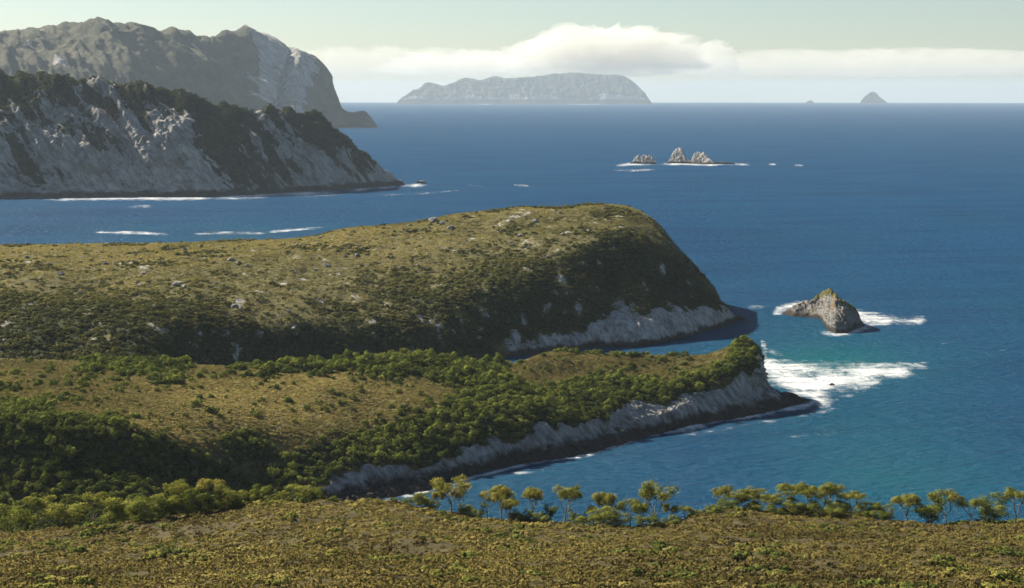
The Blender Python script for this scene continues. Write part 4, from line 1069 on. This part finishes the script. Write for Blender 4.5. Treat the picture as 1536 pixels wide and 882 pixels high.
names = ['first', 'second', 'third', 'fourth', 'fifth', 'sixth', 'seventh', 'eighth', 'ninth', 'tenth', 'eleventh', 'twelfth', 'thirteenth', 'fourteenth', 'fifteenth', 'sixteenth', 'seventeenth', 'eighteenth', 'nineteenth', 'twentieth',
         'twenty-first', 'twenty-second', 'twenty-third', 'twenty-fourth', 'twenty-fifth', 'twenty-sixth', 'twenty-seventh', 'twenty-eighth', 'twenty-ninth', 'thirtieth', 'thirty-first', 'thirty-second', 'thirty-third', 'thirty-fourth', 'thirty-fifth', 'thirty-sixth', 'thirty-seventh', 'thirty-eighth', 'thirty-ninth', 'fortieth', 'forty-first', 'forty-second', 'forty-third', 'forty-fourth', 'forty-fifth', 'forty-sixth', 'forty-seventh', 'forty-eighth', 'forty-ninth', 'fiftieth', 'fifty-first', 'fifty-second', 'fifty-third', 'fifty-fourth', 'fifty-fifth', 'fifty-sixth', 'fifty-seventh', 'fifty-eighth', 'fifty-ninth', 'sixtieth', 'sixty-first', 'sixty-second', 'sixty-third', 'sixty-fourth', 'sixty-fifth']
for k, (x, ytop, Y, kind, wpx) in enumerate(sorted(ROW)):
    zg = fore_ground(x, Y)
    ztop = EYE - (ytop - EY) / FPX * Y
    h = max(ztop - zg, 1.0)
    tr_, cr_, rad = (EUC[k % 11] if kind == 'e' else BUSH[k % 5])
    wm = wpx * Y / FPX
    root = bpy.data.objects.new('eucalypt_tree' if kind == 'e' else 'bushy_tree', None)
    root.location = ((x - CX) / FPX * Y, Y, zg); root.rotation_euler = (rng.normal(0, 0.07), rng.normal(0, 0.07), float(rng.random() * 6.28))
    sxy = np.clip(wm / (2 * rad) * rng.uniform(0.85, 1.05), h * 0.75, h * 2.0)
    root.scale = (sxy, sxy, h / 0.97)
    link(root)
    ordn[kind] += 1
    what = 'slender pale-stemmed eucalypt' if kind == 'e' else 'dense bushy young tree'
    tag(root, SPECIAL.get(x) or f'{what}, {names[ordn[kind] - 1]} of its kind from the left along the foreground crest', 'tree' , 'eucalypts along the foreground crest' if kind == 'e' else 'bushy trees along the foreground crest')
    link(bpy.data.objects.new('trunk', tr_), root)
    link(bpy.data.objects.new('crown', cr_), root)

# ------------------------------------------------------------------ clouds (above and beyond the haze)
def cloud(name, px, py_top, py_base, wpx, dist, dens, label, seed, ny=0.5, lump=0.35):
    r = np.random.default_rng(seed)
    zb = EYE - (py_base - EY) / FPX * dist; zt = EYE - (py_top - EY) / FPX * dist
    hw, hh = wpx * dist / FPX / 2, zt - zb
    nu, nv = 160, 60
    u = np.linspace(0, 2 * np.pi, nu, endpoint=False); v = np.linspace(0, np.pi, nv)
    U, Vv = np.meshgrid(u, v)
    D = np.stack([np.cos(U) * np.sin(Vv), np.sin(U) * np.sin(Vv), np.cos(Vv)], -1)
    asp = hw / hh
    q = D * np.array([asp * 0.9, asp * 0.9 * ny, 1.0]) + seed * 3.7
    rad = 1 + lump * (1 - np.abs(vnoise(q * 1.3)) * 2) * 0.6 + lump * 0.45 * (1 - np.abs(vnoise(q * 3.1 + 4)) * 2) + lump * 0.2 * (1 - np.abs(vnoise(q * 7 + 8)) * 2)
    P = D * rad[..., None] / (1 + lump * 0.6)
    P[..., 2] = np.where(P[..., 2] < 0, P[..., 2] * 0.33, P[..., 2])
    P = P * np.array([hw, hw * ny, hh * 0.76]) + np.array([(px - CX) / FPX * dist, dist, zb + 0.27 * hh])
    P[..., 2] = np.maximum(P[..., 2], zb)
    i = np.arange((nv - 1) * nu).reshape(nv - 1, nu)
    f = np.stack([i, i + nu, np.roll(i, -1, 1) + nu, np.roll(i, -1, 1)], -1).reshape(-1, 4)
    me = mesh_from(name, P.reshape(-1, 3), f, None)
    import bmesh
    bm = bmesh.new(); bm.from_mesh(me); bmesh.ops.remove_doubles(bm, verts=bm.verts, dist=0.5); bm.to_mesh(me); bm.free()
    m, nt, out = new_mat(name + '_vapour')
    T = NT(nt); pv = T.n('ShaderNodeVolumePrincipled')
    pv.inputs['Color'].default_value = (0.96, 0.935, 0.87, 1); pv.inputs['Density'].default_value = dens; pv.inputs['Anisotropy'].default_value = 0.0
    T.l(pv.outputs[0], out.inputs['Volume'])
    me.materials.append(m)
    o = link(bpy.data.objects.new(name, me))
    return tag(o, label, 'cloud')
cloud('cloud', 895, 41, 117, 330, 46000, 0.0013, 'large bright domed cloud capping the horizon island', 1, 0.4, 0.42)
cloud('cloud', 690, 76, 117, 250, 49000, 0.0008, 'low lumpy cream cloud left of the domed cloud', 2, 0.4, 0.5)
cloud('cloud', 1035, 60, 117, 180, 50000, 0.0009, 'low cloud shoulder joined to the right of the domed cloud', 5, 0.4, 0.45)
cloud('cloud_bank', 560, 71, 117, 640, 54000, 0.0006, 'long flat cloud bank along the horizon behind the mountain', 3, 0.1, 0.22)
cloud('cloud_bank', 1330, 73, 117, 780, 56000, 0.0006, 'long flat cloud bank along the horizon on the right', 4, 0.1, 0.22)

# ------------------------------------------------------------------ haze
tallest = max(float(max(v_.co.z for v_ in ob.data.vertices)) for ob in bpy.data.objects if ob.name.startswith(('island', 'mountain')))
hx, hz0, hz1 = 62000.0, -900.0, tallest + 4.0
v = np.array([(x, y, z) for z in (hz0, hz1) for x, y in ((-hx, -2000), (hx, -2000), (hx, hx), (-hx, hx))])
f = np.array([(0, 3, 2, 1), (4, 5, 6, 7), (0, 1, 5, 4), (1, 2, 6, 5), (2, 3, 7, 6), (3, 0, 4, 7)])
m, nt, out = new_mat('haze_air'); T = NT(nt)
pv = T.n('ShaderNodeVolumePrincipled')
pv.inputs['Color'].default_value = (0.61, 0.72, 0.82, 1); pv.inputs['Density'].default_value = 2.6e-5; pv.inputs['Anisotropy'].default_value = 0.1
T.l(pv.outputs[0], out.inputs['Volume'])
o = link(bpy.data.objects.new('haze', mesh_from('haze', v, f, m, None, False)))
tag(o, 'pale blue sea haze filling the air over the coast', 'haze', kind='stuff')
